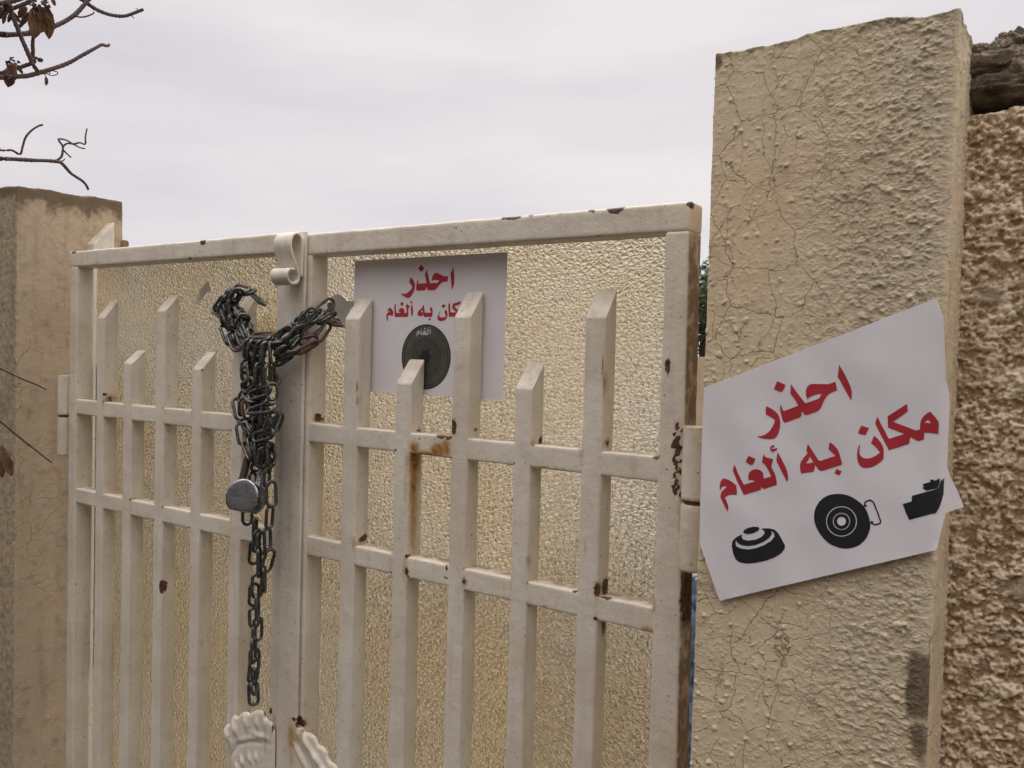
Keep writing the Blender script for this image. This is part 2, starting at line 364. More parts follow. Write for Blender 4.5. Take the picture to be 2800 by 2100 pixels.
def tube(name, parent, x0, x1, y0, y1, z0, z1, axis='z', step=.004, r=.003, slant=None, dirt_shade=0., mat=None, lump=.0007):
    """rounded box section along z or x with densely cut skin, so that paint, dents and rust have real places on it.
    slant=(z_front,z_back): top cut at an angle"""
    if axis == 'z': a0, a1, b0, b1, l0, l1 = x0, x1, y0, y1, z0, z1
    else: a0, a1, b0, b1, l0, l1 = y0, y1, z0, z1, x0, x1
    prof = []
    def side(p, q, n):
        for i in range(n): prof.append((p[0]+(q[0]-p[0])*i/n, p[1]+(q[1]-p[1])*i/n))
    na = max(3, int((a1-a0)/.0038)); nb = max(3, int((b1-b0)/.0038))
    def corner(cx, cy, s):
        for i in range(3):
            t = math.radians(s+i*30); prof.append((cx+r*math.cos(t), cy+r*math.sin(t)))
    side((a0+r, b0), (a1-r, b0), na); corner(a1-r, b0+r, 270); side((a1, b0+r), (a1, b1-r), nb); corner(a1-r, b1-r, 0)
    side((a1-r, b1), (a0+r, b1), na); corner(a0+r, b1-r, 90); side((a0, b1-r), (a0, b0+r), nb); corner(a0+r, b0+r, 180)
    prof = np.array(prof); K = len(prof)
    ls = list(np.linspace(l0, l1-r, max(2, int((l1-l0)/step)))) if not slant else list(np.linspace(l0, min(slant)-.004, max(2, int((l1-l0)/step))))
    rows = []
    ca, cb = (a0+a1)/2, (b0+b1)/2
    for l in ls: rows.append((prof, np.full(K, l), 0))
    if slant:
        t = (prof[:, 1]-b0)/(b1-b0); zt = slant[0]+(slant[1]-slant[0])*t
        rows.append((prof, zt-r*.9, 0)); rows.append((prof, zt-r*.4, .0))
        top = zt
    else:
        top = np.full(K, l1); rows.append((prof, np.full(K, l1-r*.4), .0))
    def shrink(k, dl): 
        q = prof.copy(); 
        q[:, 0] = ca+(q[:, 0]-ca)*(1-k/max(1e-6, (a1-a0)/2)); q[:, 1] = cb+(q[:, 1]-cb)*(1-k/max(1e-6, (b1-b0)/2)); return q
    lv = lambda q: (slant[0]+(slant[1]-slant[0])*((q[:, 1]-b0)/(b1-b0))) if slant else np.full(K, l1)
    q = shrink(r*.35, 0); rows.append((q, lv(q)-r*.1, 0))
    for k in (r*.9, r*2, .3*min(a1-a0, b1-b0), .48*min(a1-a0, b1-b0)):
        q = shrink(k, 0); rows.append((q, lv(q), 0))
    V = []
    for pr, l, _ in rows:
        if axis == 'z': V.append(np.stack([pr[:, 0], pr[:, 1], l], 1))
        else: V.append(np.stack([l, pr[:, 0], pr[:, 1]], 1))
    V = np.concatenate(V)
    n = len(rows); idx = np.arange(n*K).reshape(n, K)
    Fq = np.stack([idx[:-1], np.roll(idx[:-1], -1, 1), np.roll(idx[1:], -1, 1), idx[1:]], -1).reshape(-1, 4)
    cen = V.reshape(n, K, 3).mean(1); rep = np.repeat(cen, K, 0)
    d = V-rep; 
    if axis == 'z': d[:, 2] = 0
    else: d[:, 0] = 0
    d /= (np.linalg.norm(d, axis=1, keepdims=True)+1e-9)
    nz = fbm(V[:, 0], V[:, 1], V[:, 2], 28, 3, 3)
    V = V + d*(nz*lump)[:, None]
    rust, chip_shade = wear_shade(V)
    dt = np.zeros(len(V))
    if axis == 'x': dt = dirt_shade*sm(b1-.004, b1, V[:, 2])*sm(a0+.003, a0+.02, V[:, 1])
    elif slant: dt = .25*sm(-.004, .0, V[:, 2]-(slant[0]+(slant[1]-slant[0])*((V[:, 1]-y0)/(y1-y0))))
    me = mesh(name, V, Fq, True, {'rust': rust, 'chip_shade': chip_shade, 'dirt_shade': dt})
    # close both ends
    bm = bmesh.new(); bm.from_mesh(me); bm.verts.ensure_lookup_table()
    try: bm.faces.new([bm.verts[int(i)] for i in idx[0][::-1]])
    except Exception: pass
    try: bm.faces.new([bm.verts[int(i)] for i in idx[-1]])
    except Exception: pass
    bmesh.ops.recalc_face_normals(bm, faces=bm.faces)
    bm.to_mesh(me); bm.free()
    return link(name, me, mat or PAINT, parent)

# ------------------------------------------------------------------ setting
def sheet(name, x0, x1, y0, y1, z, mat, n=2):
    xs = np.linspace(x0, x1, n); ys = np.linspace(y0, y1, n)
    X, Y = np.meshgrid(xs, ys); V = np.stack([X.ravel(), Y.ravel(), np.full(X.size, z)], 1)
    i = np.arange(n*n).reshape(n, n)
    return link(name, mesh(name, V, np.stack([i[:-1, :-1], i[:-1, 1:], i[1:, 1:], i[1:, :-1]], -1).reshape(-1, 4), False), mat)
tag(sheet('ground', -400, 400, -400, 400, 0, SAND), kind='structure')

def box(name, x0, x1, y0, y1, z0, z1, mat, parent=None, bev=.01):
    bm = bmesh.new(); bmesh.ops.create_cube(bm, size=1)
    for v in bm.verts: v.co = Vector((x0+(v.co.x+.5)*(x1-x0), y0+(v.co.y+.5)*(y1-y0), z0+(v.co.z+.5)*(z1-z0)))
    if bev: bmesh.ops.bevel(bm, geom=bm.edges[:], offset=bev, segments=2, affect='EDGES')
    me = bpy.data.meshes.new(name); bm.to_mesh(me); bm.free(); return link(name, me, mat, parent)
tag(sheet('lane', -40, 40, -3.3, -.12, .004, mat_simple('lane_asphalt', (.055, .052, .048), .9, .2, 30, bump=.6, bd=.004)), kind='structure')
# unseen wall added behind the camera to darken the lower gate, and the low yard wall behind the gate
lw = box('added_shade_wall', -9, 7, -3.6, -3.35, -.02, 3.5, mat_simple('dark_shade_wall', (.15, .13, .11), .95, .2, 4, bump=.4, bd=.003, spec=.1)); tag(lw, 'plain unseen wall added across the lane to shade the lower gate', 'wall', kind='thing')
yw = box('yard_wall', -4.35, 9, 5.2, 5.4, -.02, 1.53, WALLM); tag(yw, 'low tan yard wall seen through the hinge gap', 'wall', kind='thing')

hs = thing('yard_house', (-7.5, 4.6, 0), 'grey rendered building inside the yard, glimpsed through the broken panes', 'building')
box('wall', -11, -4.4, 4.0, 6.8, -.02, 2.2, mat_simple('grey_render', (.22, .215, .19), .95, .15, 4, bump=.4, bd=.003, spec=.1), hs)
box('roof_slab', -11.1, -4.3, 3.9, 6.9, 2.2, 2.32, WALLM, hs)
# ------------------------------------------------------------------ pillars
def grid_pillar(name, mat, x0, x1, y0, y1, ztop, zd, res, side_dense, disp, parent, topn=.006, r=.004, seed=0):
    """x0..x1,y0..y1 section; dense skin above zd; disp(face,u,V) gives outward displacement, high, stain, rough"""
    P = []; Nn = []
    def seg(p, q, nrm, d):
        n = max(2, int(np.hypot(q[0]-p[0], q[1]-p[1])/d))
        for i in range(n): t = i/n; P.append((p[0]+(q[0]-p[0])*t, p[1]+(q[1]-p[1])*t)); Nn.append(nrm)
    def cor(cx, cy, s):
        for i in range(4):
            t = math.radians(s+i*30*.9+4); P.append((cx+r*math.cos(t), cy+r*math.sin(t))); Nn.append((math.cos(t), math.sin(t)))
    d = side_dense
    seg((x0+r, y0), (x1-r, y0), (0, -1), d['front']); cor(x1-r, y0+r, 270)
    seg((x1, y0+r), (x1, y1-r), (1, 0), d['right']); cor(x1-r, y1-r, 0)
    seg((x1-r, y1), (x0+r, y1), (0, 1), d['back']); cor(x0+r, y1-r, 90)
    seg((x0, y1-r), (x0, y0+r), (-1, 0), d['left']); cor(x0+r, y0+r, 180)
    P = np.array(P); Nn = np.array(Nn); K = len(P)
    zs = np.concatenate([np.linspace(-.02, zd, 30)[:-1], np.arange(zd, ztop-r*.5, res), [ztop-r*.25]])
    n = len(zs)
    V = np.zeros((n, K, 3)); V[:, :, 0] = P[None, :, 0]; V[:, :, 1] = P[None, :, 1]; V[:, :, 2] = zs[:, None]
    NN = np.zeros((n, K, 3)); NN[:, :, 0] = Nn[None, :, 0]; NN[:, :, 1] = Nn[None, :, 1]
    # cap rings
    cx, cy = (x0+x1)/2, (y0+y1)/2
    caps = []
    for k, dz in ((.03, 0.), (.08, .001), (.16, .002), (.28, .002), (.42, .001), (.6, .002), (.8, .001), (.97, .0)):
        q = np.zeros((1, K, 3)); q[0, :, 0] = cx+(P[:, 0]-cx)*(1-k); q[0, :, 1] = cy+(P[:, 1]-cy)*(1-k); q[0, :, 2] = ztop+dz; caps.append(q)
    V = np.concatenate([V]+caps); nc = len(caps); NN = np.concatenate([NN, np.tile(np.array([0, 0, 1.]), (nc, K, 1))])
    n += nc
    F3 = V.reshape(-1, 3).copy(); N3 = NN.reshape(-1, 3)
    dp, high, stain, rough = disp(F3, N3)
    # ragged top edge
    tz = fbm(F3[:, 0], F3[:, 1], F3[:, 0]*0, 22, 5, seed+5, .6)*topn
    wgt = sm(ztop-.035, ztop, F3[:, 2])
    V2 = F3 + N3*dp[:, None]; V2[:, 2] += tz*wgt
    idx = np.arange(n*K).reshape(n, K)
    Fq = np.stack([idx[:-1], np.roll(idx[:-1], -1, 1), np.roll(idx[1:], -1, 1), idx[1:]], -1).reshape(-1, 4)
    me = mesh(name, V2, Fq, True, {'high': high, 'stain': stain, 'rough': rough})
    return link(name, me, mat, parent)

ZT = 1.828
def disp_right(V, Nm):
    x, y, z = V[:, 0], V[:, 1], V[:, 2]
    front = (Nm[:, 1] < -.5); side = (Nm[:, 0] > .5); u = np.where(side, y+.31, x)
    edge = -.215 + .035*fbm(x*0, y*0, z, 5, 3, 40) + .10*sm(1.15, 1.0, z)*0 - .03*sm(1.55, 1.8, z)
    rough = sm(edge-.05, edge+.085, x+.02*fbm(x, y, z, 30, 3, 41))*front*(1-.85*sm(-.1135, -.1095, x)) + side*(.12+.6*sm(-.02, .0, y))
    w = fbm(u, z, u*0, 34, 2, 50)*.006
    f1, f2, cid = worley(u+w, z*1.15+w, 118, 60)
    rad = .28+.42*cid
    blob = np.clip(1-(f1/rad)**2, 0, 1)**.8
    g1, g2, gid = worley(u-w, z*1.1, 260, 66)
    small = np.clip(1-(g1/(.25+.4*gid))**2, 0, 1)
    ca = crumbs(u, z, 190, 61, -.02, .22); cb = crumbs(u, z, 360, 65, -.02, .25); blob = blob*(cid > .72)
    lumps = ca*.0009 + cb*.0007*(.4+ca) + blob*.0014*sm(.4, .6, vn01(u, z, 60, 9)) + fbm(u, z, u*0, 400, 2, 70, .6)*.0004
    # sparse drops on the smooth part
    s1, s2, sid = worley(u+w*.5, z+w, 85, 77); drop = np.clip(1-(s1/(.09+.24*((sid*7) % 1)**2))**2, 0, 1)*(sid > .74)
    t1, t2, tid = worley(u, z+w, 190, 79); drop2 = np.clip(1-(t1/.24)**2, 0, 1)*(tid > .78)
    trowel = fbm(u*.35, z*1.3, u*0, 14, 4, 81)*.0009
    dp = rough*lumps + (1-rough)*((drop*.0015 + drop2*.0008)*(.55+.9*crumbs(u, z, 260, 67, -.2, .4)) + crumbs(u, z, 190, 68, .24, .12)*.0005 + fbm(u, z, u*0, 160, 3, 85)*.00025) + trowel
    band = np.exp(-((x+.1135)/.006)**2)*front
    dp = dp*(1-.6*band)
    big = sm(1.80, 1.828, z)*(fbm(u, z, u*0, 55, 4, 90, .6))*.0022
    dp = dp+big
    high = np.clip(rough*(blob*.6+ca*.45+cb*.35) + (1-rough)*(drop+drop2*.6), 0, 1)
    stain = .55*sm(ZT-.022+.02*fbm(u, z*0, u*0, 30, 3, 3), ZT, z)
    a = onY(2512, 1880, -.085); st = np.exp(-(np.abs((x-a[0])/.013))**4-(np.abs((z-a[2])/.036))**4)*front*.95
    a2 = onY(2512, 2025, -.085); st2 = np.exp(-((x-a2[0])/.012)**2-((z-a2[2])/.03)**2)*front*.8
    a3 = onY(1960, 155, -.085); st3 = np.exp(-((x-a3[0])/.008)**2-((z-a3[2]+.004)/.012)**2)*1.
    a4 = onY(2235, 75, -.085); st4 = np.exp(-((x-a4[0])/.035)**2-((z-a4[2])/.007)**2)*1.1
    a5 = onY(2115, 210, -.085); st5 = np.exp(-((x-a5[0])/.03)**2-((z-a5[2])/.02)**2)*.28
    stain = np.maximum.reduce([stain, st*1.0, st2, st3, st4, st5])
    stain = np.maximum(stain, .45*sm(1.0, 1.35, z)*0)
    return dp, high, stain, rough
def crumbs(u, z, sc, s, thr, soft, st=1.5):
    w = fbm(u, z, u*0, sc*.7, 2, s+90)*.25/sc
    n = fbm(u+w, z*st+w, u*0+s*.37, sc, 4, s, .55)
    return sm(thr, thr+soft, n)
def vn01(u, z, sc, s): return fbm(u, z, u*0, sc, 2, s)*.5+.5
rp = thing('gate_pillar', (-.223, .03, 0), 'tall rendered pillar right of the gate, cracked and stippled, with a tilted poster on it', 'pillar', 'two gate pillars')
rs = grid_pillar('shaft', PL_R, -.339, -.107, -.085, .20, ZT, .93, .00115, {'front': .00115, 'right': .0025, 'back': .02, 'left': .01}, disp_right, rp, topn=.0065, seed=2)
def disp_left(V, Nm):
    x, y, z = V[:, 0], V[:, 1], V[:, 2]
    u = np.where(np.abs(Nm[:, 0]) > .5, y, x)
    f1, f2, cid = worley(u, z, 130, 160); drop = np.clip(1-(f1/.25)**2, 0, 1)*(cid > .8)
    dp = drop*.0012 + fbm(u, z, u*0, 18, 4, 181)*.0016 + fbm(u, z, u*0, 120, 4, 182)*.0005
    front = (Nm[:, 1] < -.5)
    stain = .75*sm(ZT-.07+.05*fbm(u, z*0, u*0, 25, 3, 3), ZT+.01, z) + .32*sm(1.55, 1.75, z+.05*fbm(u, z, u*0, 30, 4, 7))
    stain = np.maximum(stain, front*.50)
    stain = np.maximum(stain, .55*sm(.02, .005, np.abs(y-.06))*sm(1.75, 1.6, z)*0)
    rough = np.zeros(len(x))+.0 + .5*sm(1.1, .8, z)
    return dp, drop, stain, rough
lp = thing('gate_pillar', (-1.965, .03, 0), 'weathered brown pillar left of the gate with a stained, blackened top', 'pillar', 'two gate pillars')
grid_pillar('shaft', PL_L, -2.08, -1.85, -.08, .155, ZT, .55, .0028, {'front': .006, 'right': .0028, 'back': .02, 'left': .02}, disp_left, lp, topn=.008, seed=9)
# metal jamb posts set into the pillars
tube('jamb_post', lp, -1.853, -1.820, .070, .118, .02, 1.77, slant=(1.722, 1.776))
zj = onY(1937, 514, .08)[2]
tube('jamb_post', rp, onY(1931, 900, .06)[0], -.337, .060, .10, .02, zj, slant=(zj-.002, zj))
bx_ = onY(347, 658, .165)
box('bracket', bx_[0]-.02, bx_[0]+.006, .150, .168, bx_[2]-.03, bx_[2], mat_simple('rusty_metal', (.30, .17, .09), .8, .3, 90), lp, .003)

# ------------------------------------------------------------------ rough boundary wall to the right
def stucco_wall():
    WY = .010
    zt = onY(2730, 300, WY)[2]
    root = thing('boundary_wall', (.6, .1, 0), 'rough splattered tan wall right of the pillar with crumbling mud on top', 'wall')
    xs = np.concatenate([np.arange(-.112, .06, .0012), np.arange(.06, .5, .006), np.linspace(.5, 4, 60)])
    zs = np.concatenate([np.linspace(-.02, .86, 60)[:-1], np.arange(.86, zt, .0014), [zt]])
    X, Z = np.meshgrid(xs, zs); x = X.ravel(); z = Z.ravel()
    w1 = fbm(x, z, x*0, 30, 2, 200)*.01
    f1, f2, cid = worley(x+w1, z+w1*.7, 72, 210); blob = np.clip(1-(f1/(.45+.35*cid))**2, 0, 1)**.7
    g1, g2, gid = worley(x-w1, z, 150, 220); bl2 = np.clip(1-(g1/(.4+.3*gid))**2, 0, 1)
    base = fbm(x, z, x*0, 12, 3, 230)
    patch = sm(.25, .42, fbm(x, z, x*0, 14, 3, 233))           # smooth mortar smears
    k1 = crumbs(x, z, 150, 211, -.14, .24, 1.2); k2 = crumbs(x, z, 300, 213, -.05, .25, 1.2); k3 = crumbs(x, z, 260, 215, 0, .3)
    blob = blob*(cid > .75)
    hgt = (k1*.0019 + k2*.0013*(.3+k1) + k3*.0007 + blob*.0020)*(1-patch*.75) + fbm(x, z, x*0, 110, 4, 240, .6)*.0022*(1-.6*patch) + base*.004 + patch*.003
    edge = sm(.004, .0, zt-z)
    V = np.stack([x, WY-hgt+edge*.01, z+edge*fbm(x, x*0, x*0, 20, 4, 3)*.01], 1)
    n, k = X.shape; i = np.arange(n*k).reshape(n, k)
    Fq = np.stack([i[:-1, :-1], i[:-1, 1:], i[1:, 1:], i[1:, :-1]], -1).reshape(-1, 4)
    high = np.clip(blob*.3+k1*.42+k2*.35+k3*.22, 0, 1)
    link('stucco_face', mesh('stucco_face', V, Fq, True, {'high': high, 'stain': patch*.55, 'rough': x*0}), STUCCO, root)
    box('masonry_core', -.105, 4, WY+.004, WY+.22, -.02, zt-.004, MUD, root, 0)
    # crumbling mud and stones on top
    def rock(cx, cy, cz, rx, ry, rz, seed, flat=.6):
        bm = bmesh.new(); bmesh.ops.create_icosphere(bm, subdivisions=6, radius=1)
        co = np.array([v.co for v in bm.verts]); co = np.sign(co)*np.abs(co)**flat
        V = co*np.array([rx, ry, rz]) + np.array([cx, cy, cz])
        d = co/np.linalg.norm(co, axis=1, keepdims=True)
        nz = fbm(V[:, 0], V[:, 1], V[:, 2], 48, 6, seed, .68)*min(.012, rz*.8)
        f1, f2, cid = worley(V[:, 0]+V[:, 1]*.7+nz, V[:, 2]*1.6+nz, 17, seed+3)
        crack = -sm(.10, .0, f2-f1)*.003 + fbm(V[:, 0], V[:, 1], V[:, 2], 150, 4, seed+9, .7)*.0045
        V = V + d*(nz+crack)[:, None]
        for v, q in zip(bm.verts, V): v.co = q
        for f in bm.faces: f.smooth = True
        me = bpy.data.meshes.new('coping_stone'); bm.to_mesh(me); bm.free(); return link('coping_stone', me, MUD, root)
    def P(px, py): return onY(px, py, WY+.045)
    for px, py, rx, ry, rz, sd_, fl in ((2740, 262, .052, .06, .013, 301, .5), (2725, 205, .042, .058, .0145, 304, .5), (2850, 210, .040, .06, .020, 312, .5),
        (2690, 158, .013, .045, .010, 305, .8), (2785, 140, .024, .045, .016, 307, .6)):
        a = P(px, py); rock(a[0], WY+.055, a[2], rx, ry, rz, sd_, fl)
    rock(.12, WY+.09, zt+.03, .07, .06, .035, 315, .8); rock(.26, WY+.09, zt+.03, .08, .06, .04, 316, .8); rock(.42, WY+.09, zt+.03, .09, .07, .04, 317, .8)
    for i in range(9): rock(.62+i*.27, WY+.1, zt+.02, .15, .09, .045+.01*(i % 3), 310+i)
stucco_wall()

# ------------------------------------------------------------------ gate leaves
ZTR, ZTRB = 1.6896, 1.6538
Z1B, Z2B = 1.3498, 1.1631
ZTL, ZTLB, L1B, L2B = 1.6946, 1.6605, 1.3515, 1.1629
D = .030; GY = .0365
def leaf(label, loc): return thing('gate_leaf', loc, label, 'gate', 'two leaves of the metal gate')
GR = leaf('right cream gate leaf, hinged to the pillar with the tilted poster', (-.72, 0, 0))
GL = leaf('left cream gate leaf with the curled strap, hinged to the weathered pillar', (-1.42, 0, 0))
ZB = .10
# right leaf
tube('stile', GR, -1.077, -1.045, -.0010, .037, ZB, ZTRB+.001, r=.004)
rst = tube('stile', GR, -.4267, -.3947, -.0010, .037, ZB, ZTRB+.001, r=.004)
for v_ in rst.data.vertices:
    if v_.co.x > -.3965: rst.data.attributes['dirt_shade'].data[v_.index].value = 1.3  # grime plus painted shade on the side facing the pillar
    if v_.co.x > -.411: v_.co.x += .0065*min(1.3, max(0., (1.60-v_.co.z)/.55))
tube('top_rail', GR, -1.077, -.3947, -.0012, .037, ZTRB, ZTR, 'x', r=.004, dirt_shade=.3)
tube('bottom_rail', GR, -1.045, -.4267, 0, .034, ZB, ZB+.035, 'x')
RB = [(-.968, -.9365, (970, 872), (1008, 814)), (-.857, -.8266+.0, (1104, 1049), (1141, 981)), (-.749, -.719, (1263, 867), (1295, 796)),
      (-.640, -.612, (1433, 1063), (1465, 990.6)), (-.534, -.504, (1628, 868), (1656, 788))]
for a, b, f, k in RB:
    zf, zk = onY(*f, 0)[2], onY(*k, D)[2]
    tube('bar', GR, a, b, 0, D, ZB+.036, zk, slant=(zf, zk), r=.0026)
xs = [-1.045]+[v for q in RB for v in q[:2]]+[-.4267]
for zb in (Z1B, Z2B):
    for i in range(0, len(xs), 2):
        tube('cross_rail', GR, xs[i]-.004, xs[i+1]+.004, .0005, D-.001, zb, zb+.031, 'x', r=.0022, dirt_shade=1.1)
# left leaf
tube('stile', GL, -1.786, -1.756, -.0010, .037, ZB, ZTLB+.001, r=.004)
xm = onY(756, 800, 0)[0]; xs0 = onY(778, 900, -.006)[0]; xs1 = onY(831, 900, -.008)[0]
tube('stile', GL, xm, -1.092, -.0010, .037, ZB, ZTLB+.001, r=.004)
tube('top_rail', GL, -1.786, -1.0835, -.0012, .037, ZTLB, ZTL, 'x', r=.004, dirt_shade=.3)
tube('bottom_rail', GL, -1.756, xm, 0, .034, ZB, ZB+.035, 'x')
tube('cover_strip', GL, xs0, xs1, -.0085, -.0025, ZB, ZTL-.002, r=.002)
LB = [(-1.680, -1.653, (276, 869), (303, 820)), (-1.5825, -1.5533, (348, 993), (390, 956.6)), (-1.4744, -1.445, (438, 850.8), (478, 805)),
      (-1.359, -1.330, (537, 1009.5), (576, 960.6)), (-1.245, -1.2146, (647, 873), (688, 801))]
for a, b, f, k in LB:
    zf, zk = onY(*f, 0)[2], onY(*k, D)[2]
    tube('bar', GL, a, b, 0, D, ZB+.036, zk, slant=(zf, zk), r=.0026)
xs = [-1.756]+[v for q in LB for v in q[:2]]+[xm]
for zb in (L1B, L2B):
    for i in range(0, len(xs), 2):
        tube('cross_rail', GL, xs[i]-.004, xs[i+1]+.004, .0005, D-.001, zb, zb+.031, 'x', r=.0022, dirt_shade=1.1)

# glass with its broken holes
def pip(poly, x, y):
    inside = False; n = len(poly); j = n-1
    for i in range(n):
        xi, yi = poly[i]; xj, yj = poly[j]
        if (yi > y) != (yj > y) and x < (xj-xi)*(y-yi)/(yj-yi)+xi: inside = not inside
        j = i
    return inside
def flat(loops, grid=None, fn=None):
    """even-odd filled loops in a 2-D plane -> verts2d, tris. grid spacing adds inner points"""
    pts = []; edges = []
    for lp_ in loops:
        b = len(pts); n = len(lp_); pts += [Vector(p) for p in lp_]; edges += [(b+i, b+(i+1) % n) for i in range(n)]
    if grid:
        A = np.array([tuple(p) for p in pts]); lo = A.min(0); hi = A.max(0)
        for gx in np.arange(lo[0]+grid*.5, hi[0], grid):
            for gy in np.arange(lo[1]+grid*.5, hi[1], grid):
                k = sum(pip(l_, gx, gy) for l_ in loops)
                if k % 2: pts.append(Vector((gx, gy)))
    v, e_, f, *_ = delaunay_2d_cdt(pts, edges, [], 0, 1e-7)
    tr = []
    for q in f:
        cx = sum(v[i].x for i in q)/len(q); cy = sum(v[i].y for i in q)/len(q)
        if sum(pip(l_, cx, cy) for l_ in loops) % 2: tr.append(tuple(q))
    return [(p.x, p.y) for p in v], tr
def slab(name, v, f, y, parent, th=.004):
    """flat glass with real thickness; the front skin is separate vertices so only it carries the pressed pattern"""
    n = len(v); V = [(a, y, b) for a, b in v]+[(a, y+th, b) for a, b in v]
    Fs = []; cnt = {}
    for q in f:
        a = np.array([v[i] for i in q[:3]]); cr_ = (a[1][0]-a[0][0])*(a[2][1]-a[0][1])-(a[1][1]-a[0][1])*(a[2][0]-a[0][0])
        q = q if cr_ > 0 else q[::-1]
        Fs.append(tuple(q)); Fs.append(tuple(i+n for i in q[::-1]))
        for i in range(len(q)):
            e_ = (q[i], q[(i+1) % len(q)]); cnt[e_] = 1
    for (a, b) in cnt:
        if (b, a) not in cnt: Fs.append((b, a, a+n, b+n))
    me = mesh(name, V, Fs, False, {'back': [0]*n+[1]*n})
    bm = bmesh.new(); bm.from_mesh(me); bmesh.ops.recalc_face_normals(bm, faces=bm.faces); bm.to_mesh(me); bm.free()
    return link(name, me, GLASS, parent)
def pane(parent, x0, x1, z0, z1, holes):
    loops = [[(x0, z0), (x1, z0), (x1, z1), (x0, z1)]]
    for h in holes: loops.append([(onY(px, py, GY)[0], onY(px, py, GY)[2]) for px, py in h])
    v, f = flat(loops)
    return slab('glass_pane', v, f, GY, parent)
def Z(ox, oy, s, pts): return [(ox+x*s, oy+y*s) for x, y in pts]
h1 = Z(740, 790, .13261, [(1190, 330), (1215, 190), (1290, 122), (1375, 100), (1450, 128), (1505, 175), (1560, 240), (1660, 252), (1760, 250), (1790, 380), (1680, 370), (1640, 420), (1620, 520), (1600, 620), (1545, 690), (1430, 740), (1300, 760), (1200, 660), (1170, 480)])
pane(GR, -1.047, -.424, ZB+.02, ZTRB+.003, [h1])
h2 = Z(0, 450, .40687, [(1308, 925), (1322, 905), (1340, 835), (1372, 800), (1393, 772), (1412, 815), (1424, 850), (1395, 852), (1378, 872), (1362, 900), (1335, 925)])
h3 = Z(580, 760, .12055, [(700, 420), (1000, 470), (1150, 590), (1260, 600), (1380, 650), (1470, 720), (1560, 760), (1560, 860), (1400, 880), (1250, 850), (1000, 900), (700, 880)])
pane(GL, -1.748, xm+.006, ZB+.02, ZTLB+.003, [h2, h3])
# a broken-off lower piece of glass standing a little behind the hole
def shard(parent, pts, y, name='glass_shard'):
    lp_ = [(onY(px, py, y)[0], onY(px, py, y)[2]) for px, py in pts]
    v, f = flat([lp_]); return slab(name, v, f, y, parent)
shard(GL, Z(580, 760, .12055, [(600, 640), (1160, 610), (1280, 605), (1400, 660), (1500, 740), (1620, 830), (1620, 960), (900, 1000), (600, 900)]), GY+.02)
# light-blue painted edge strip behind the left stile
tube('edge_strip', GL, -1.7565, -1.746, GY+.006, GY+.014, .8, 1.46, mat=BLUE)

# hinges
def cyl(name, c0, c1, r, mat, parent, seg=28, bev=.0015, dense=.004):
    c0 = np.array(c0, float); c1 = np.array(c1, float); ax = c1-c0; Ln = np.linalg.norm(ax); ax /= Ln
    t = np.cross(ax, [0, 0, 1.]) if abs(ax[2]) < .9 else np.cross(ax, [1., 0, 0]); t /= np.linalg.norm(t); b = np.cross(ax, t)
    prof = [(0, .0001), (0, r-bev), (bev*.3, r-bev*.3), (bev, r)]+[(l, r) for l in np.arange(bev+dense, Ln-bev, dense)]+[(Ln-bev, r), (Ln-bev*.3, r-bev*.3), (Ln, r-bev), (Ln, .0001)]
    ang = np.linspace(0, 2*np.pi, seg, endpoint=False)
    V = np.concatenate([c0+ax*l+rr*(np.cos(ang)[:, None]*t+np.sin(ang)[:, None]*b) for l, rr in prof])
    n = len(prof); idx = np.arange(n*seg).reshape(n, seg)
    Fq = np.stack([idx[:-1], np.roll(idx[:-1], -1, 1), np.roll(idx[1:], -1, 1), idx[1:]], -1).reshape(-1, 4)
    V = V + (fbm(V[:, 0], V[:, 1], V[:, 2], 40, 3, 12)*.0004)[:, None]
    rust, chip_shade = wear_shade(V)
    # rust gathers at both barrel ends
    al = (V-c0)@ax; en = np.maximum(sm(.006, 0, al), sm(Ln-.006, Ln, al))
    me = mesh(name, V, Fq, True, {'rust': np.maximum(rust, en*.55), 'chip_shade': chip_shade, 'dirt_shade': np.zeros(len(V))})
    return link(name, fixn(me), mat, parent)
def hinge(parent, cx, cy, z0, z1, z2, r, label=None):
    # upper barrel z1..z2, pin between, lower barrel z0..z1-gap
    b = cyl('hinge', (cx, cy, z1), (cx, cy, z2), r, PAINT, parent)
    cyl('lower_barrel', (cx, cy, z0), (cx, cy, z1-.005), r, PAINT, b)
    cyl('pin', (cx, cy, z1-.0052), (cx, cy, z1+.0002), r*.8, mat_simple('rusty_pin', (.16, .07, .035), .8, .3, 200), b)
hx = (onY(1866, 1400, -.012)[0]+onY(1922, 1400, -.012)[0])/2
za = onY(1893, 1562, -.012)[2]; zb_ = onY(1893, 1368, -.012)[2]; zc = onY(1893, 1166, -.012)[2]
hinge(GR, hx, -.006, za, zb_, zc, .0164)
# torn weld beside the hinge
hz = [onX(p[0], p[1], -1.80) for p in ((177, 1245), (177, 1135), (177, 1026))]
hinge(GL, -1.806, .000, hz[0][2], hz[1][2], hz[2][2], .0125)

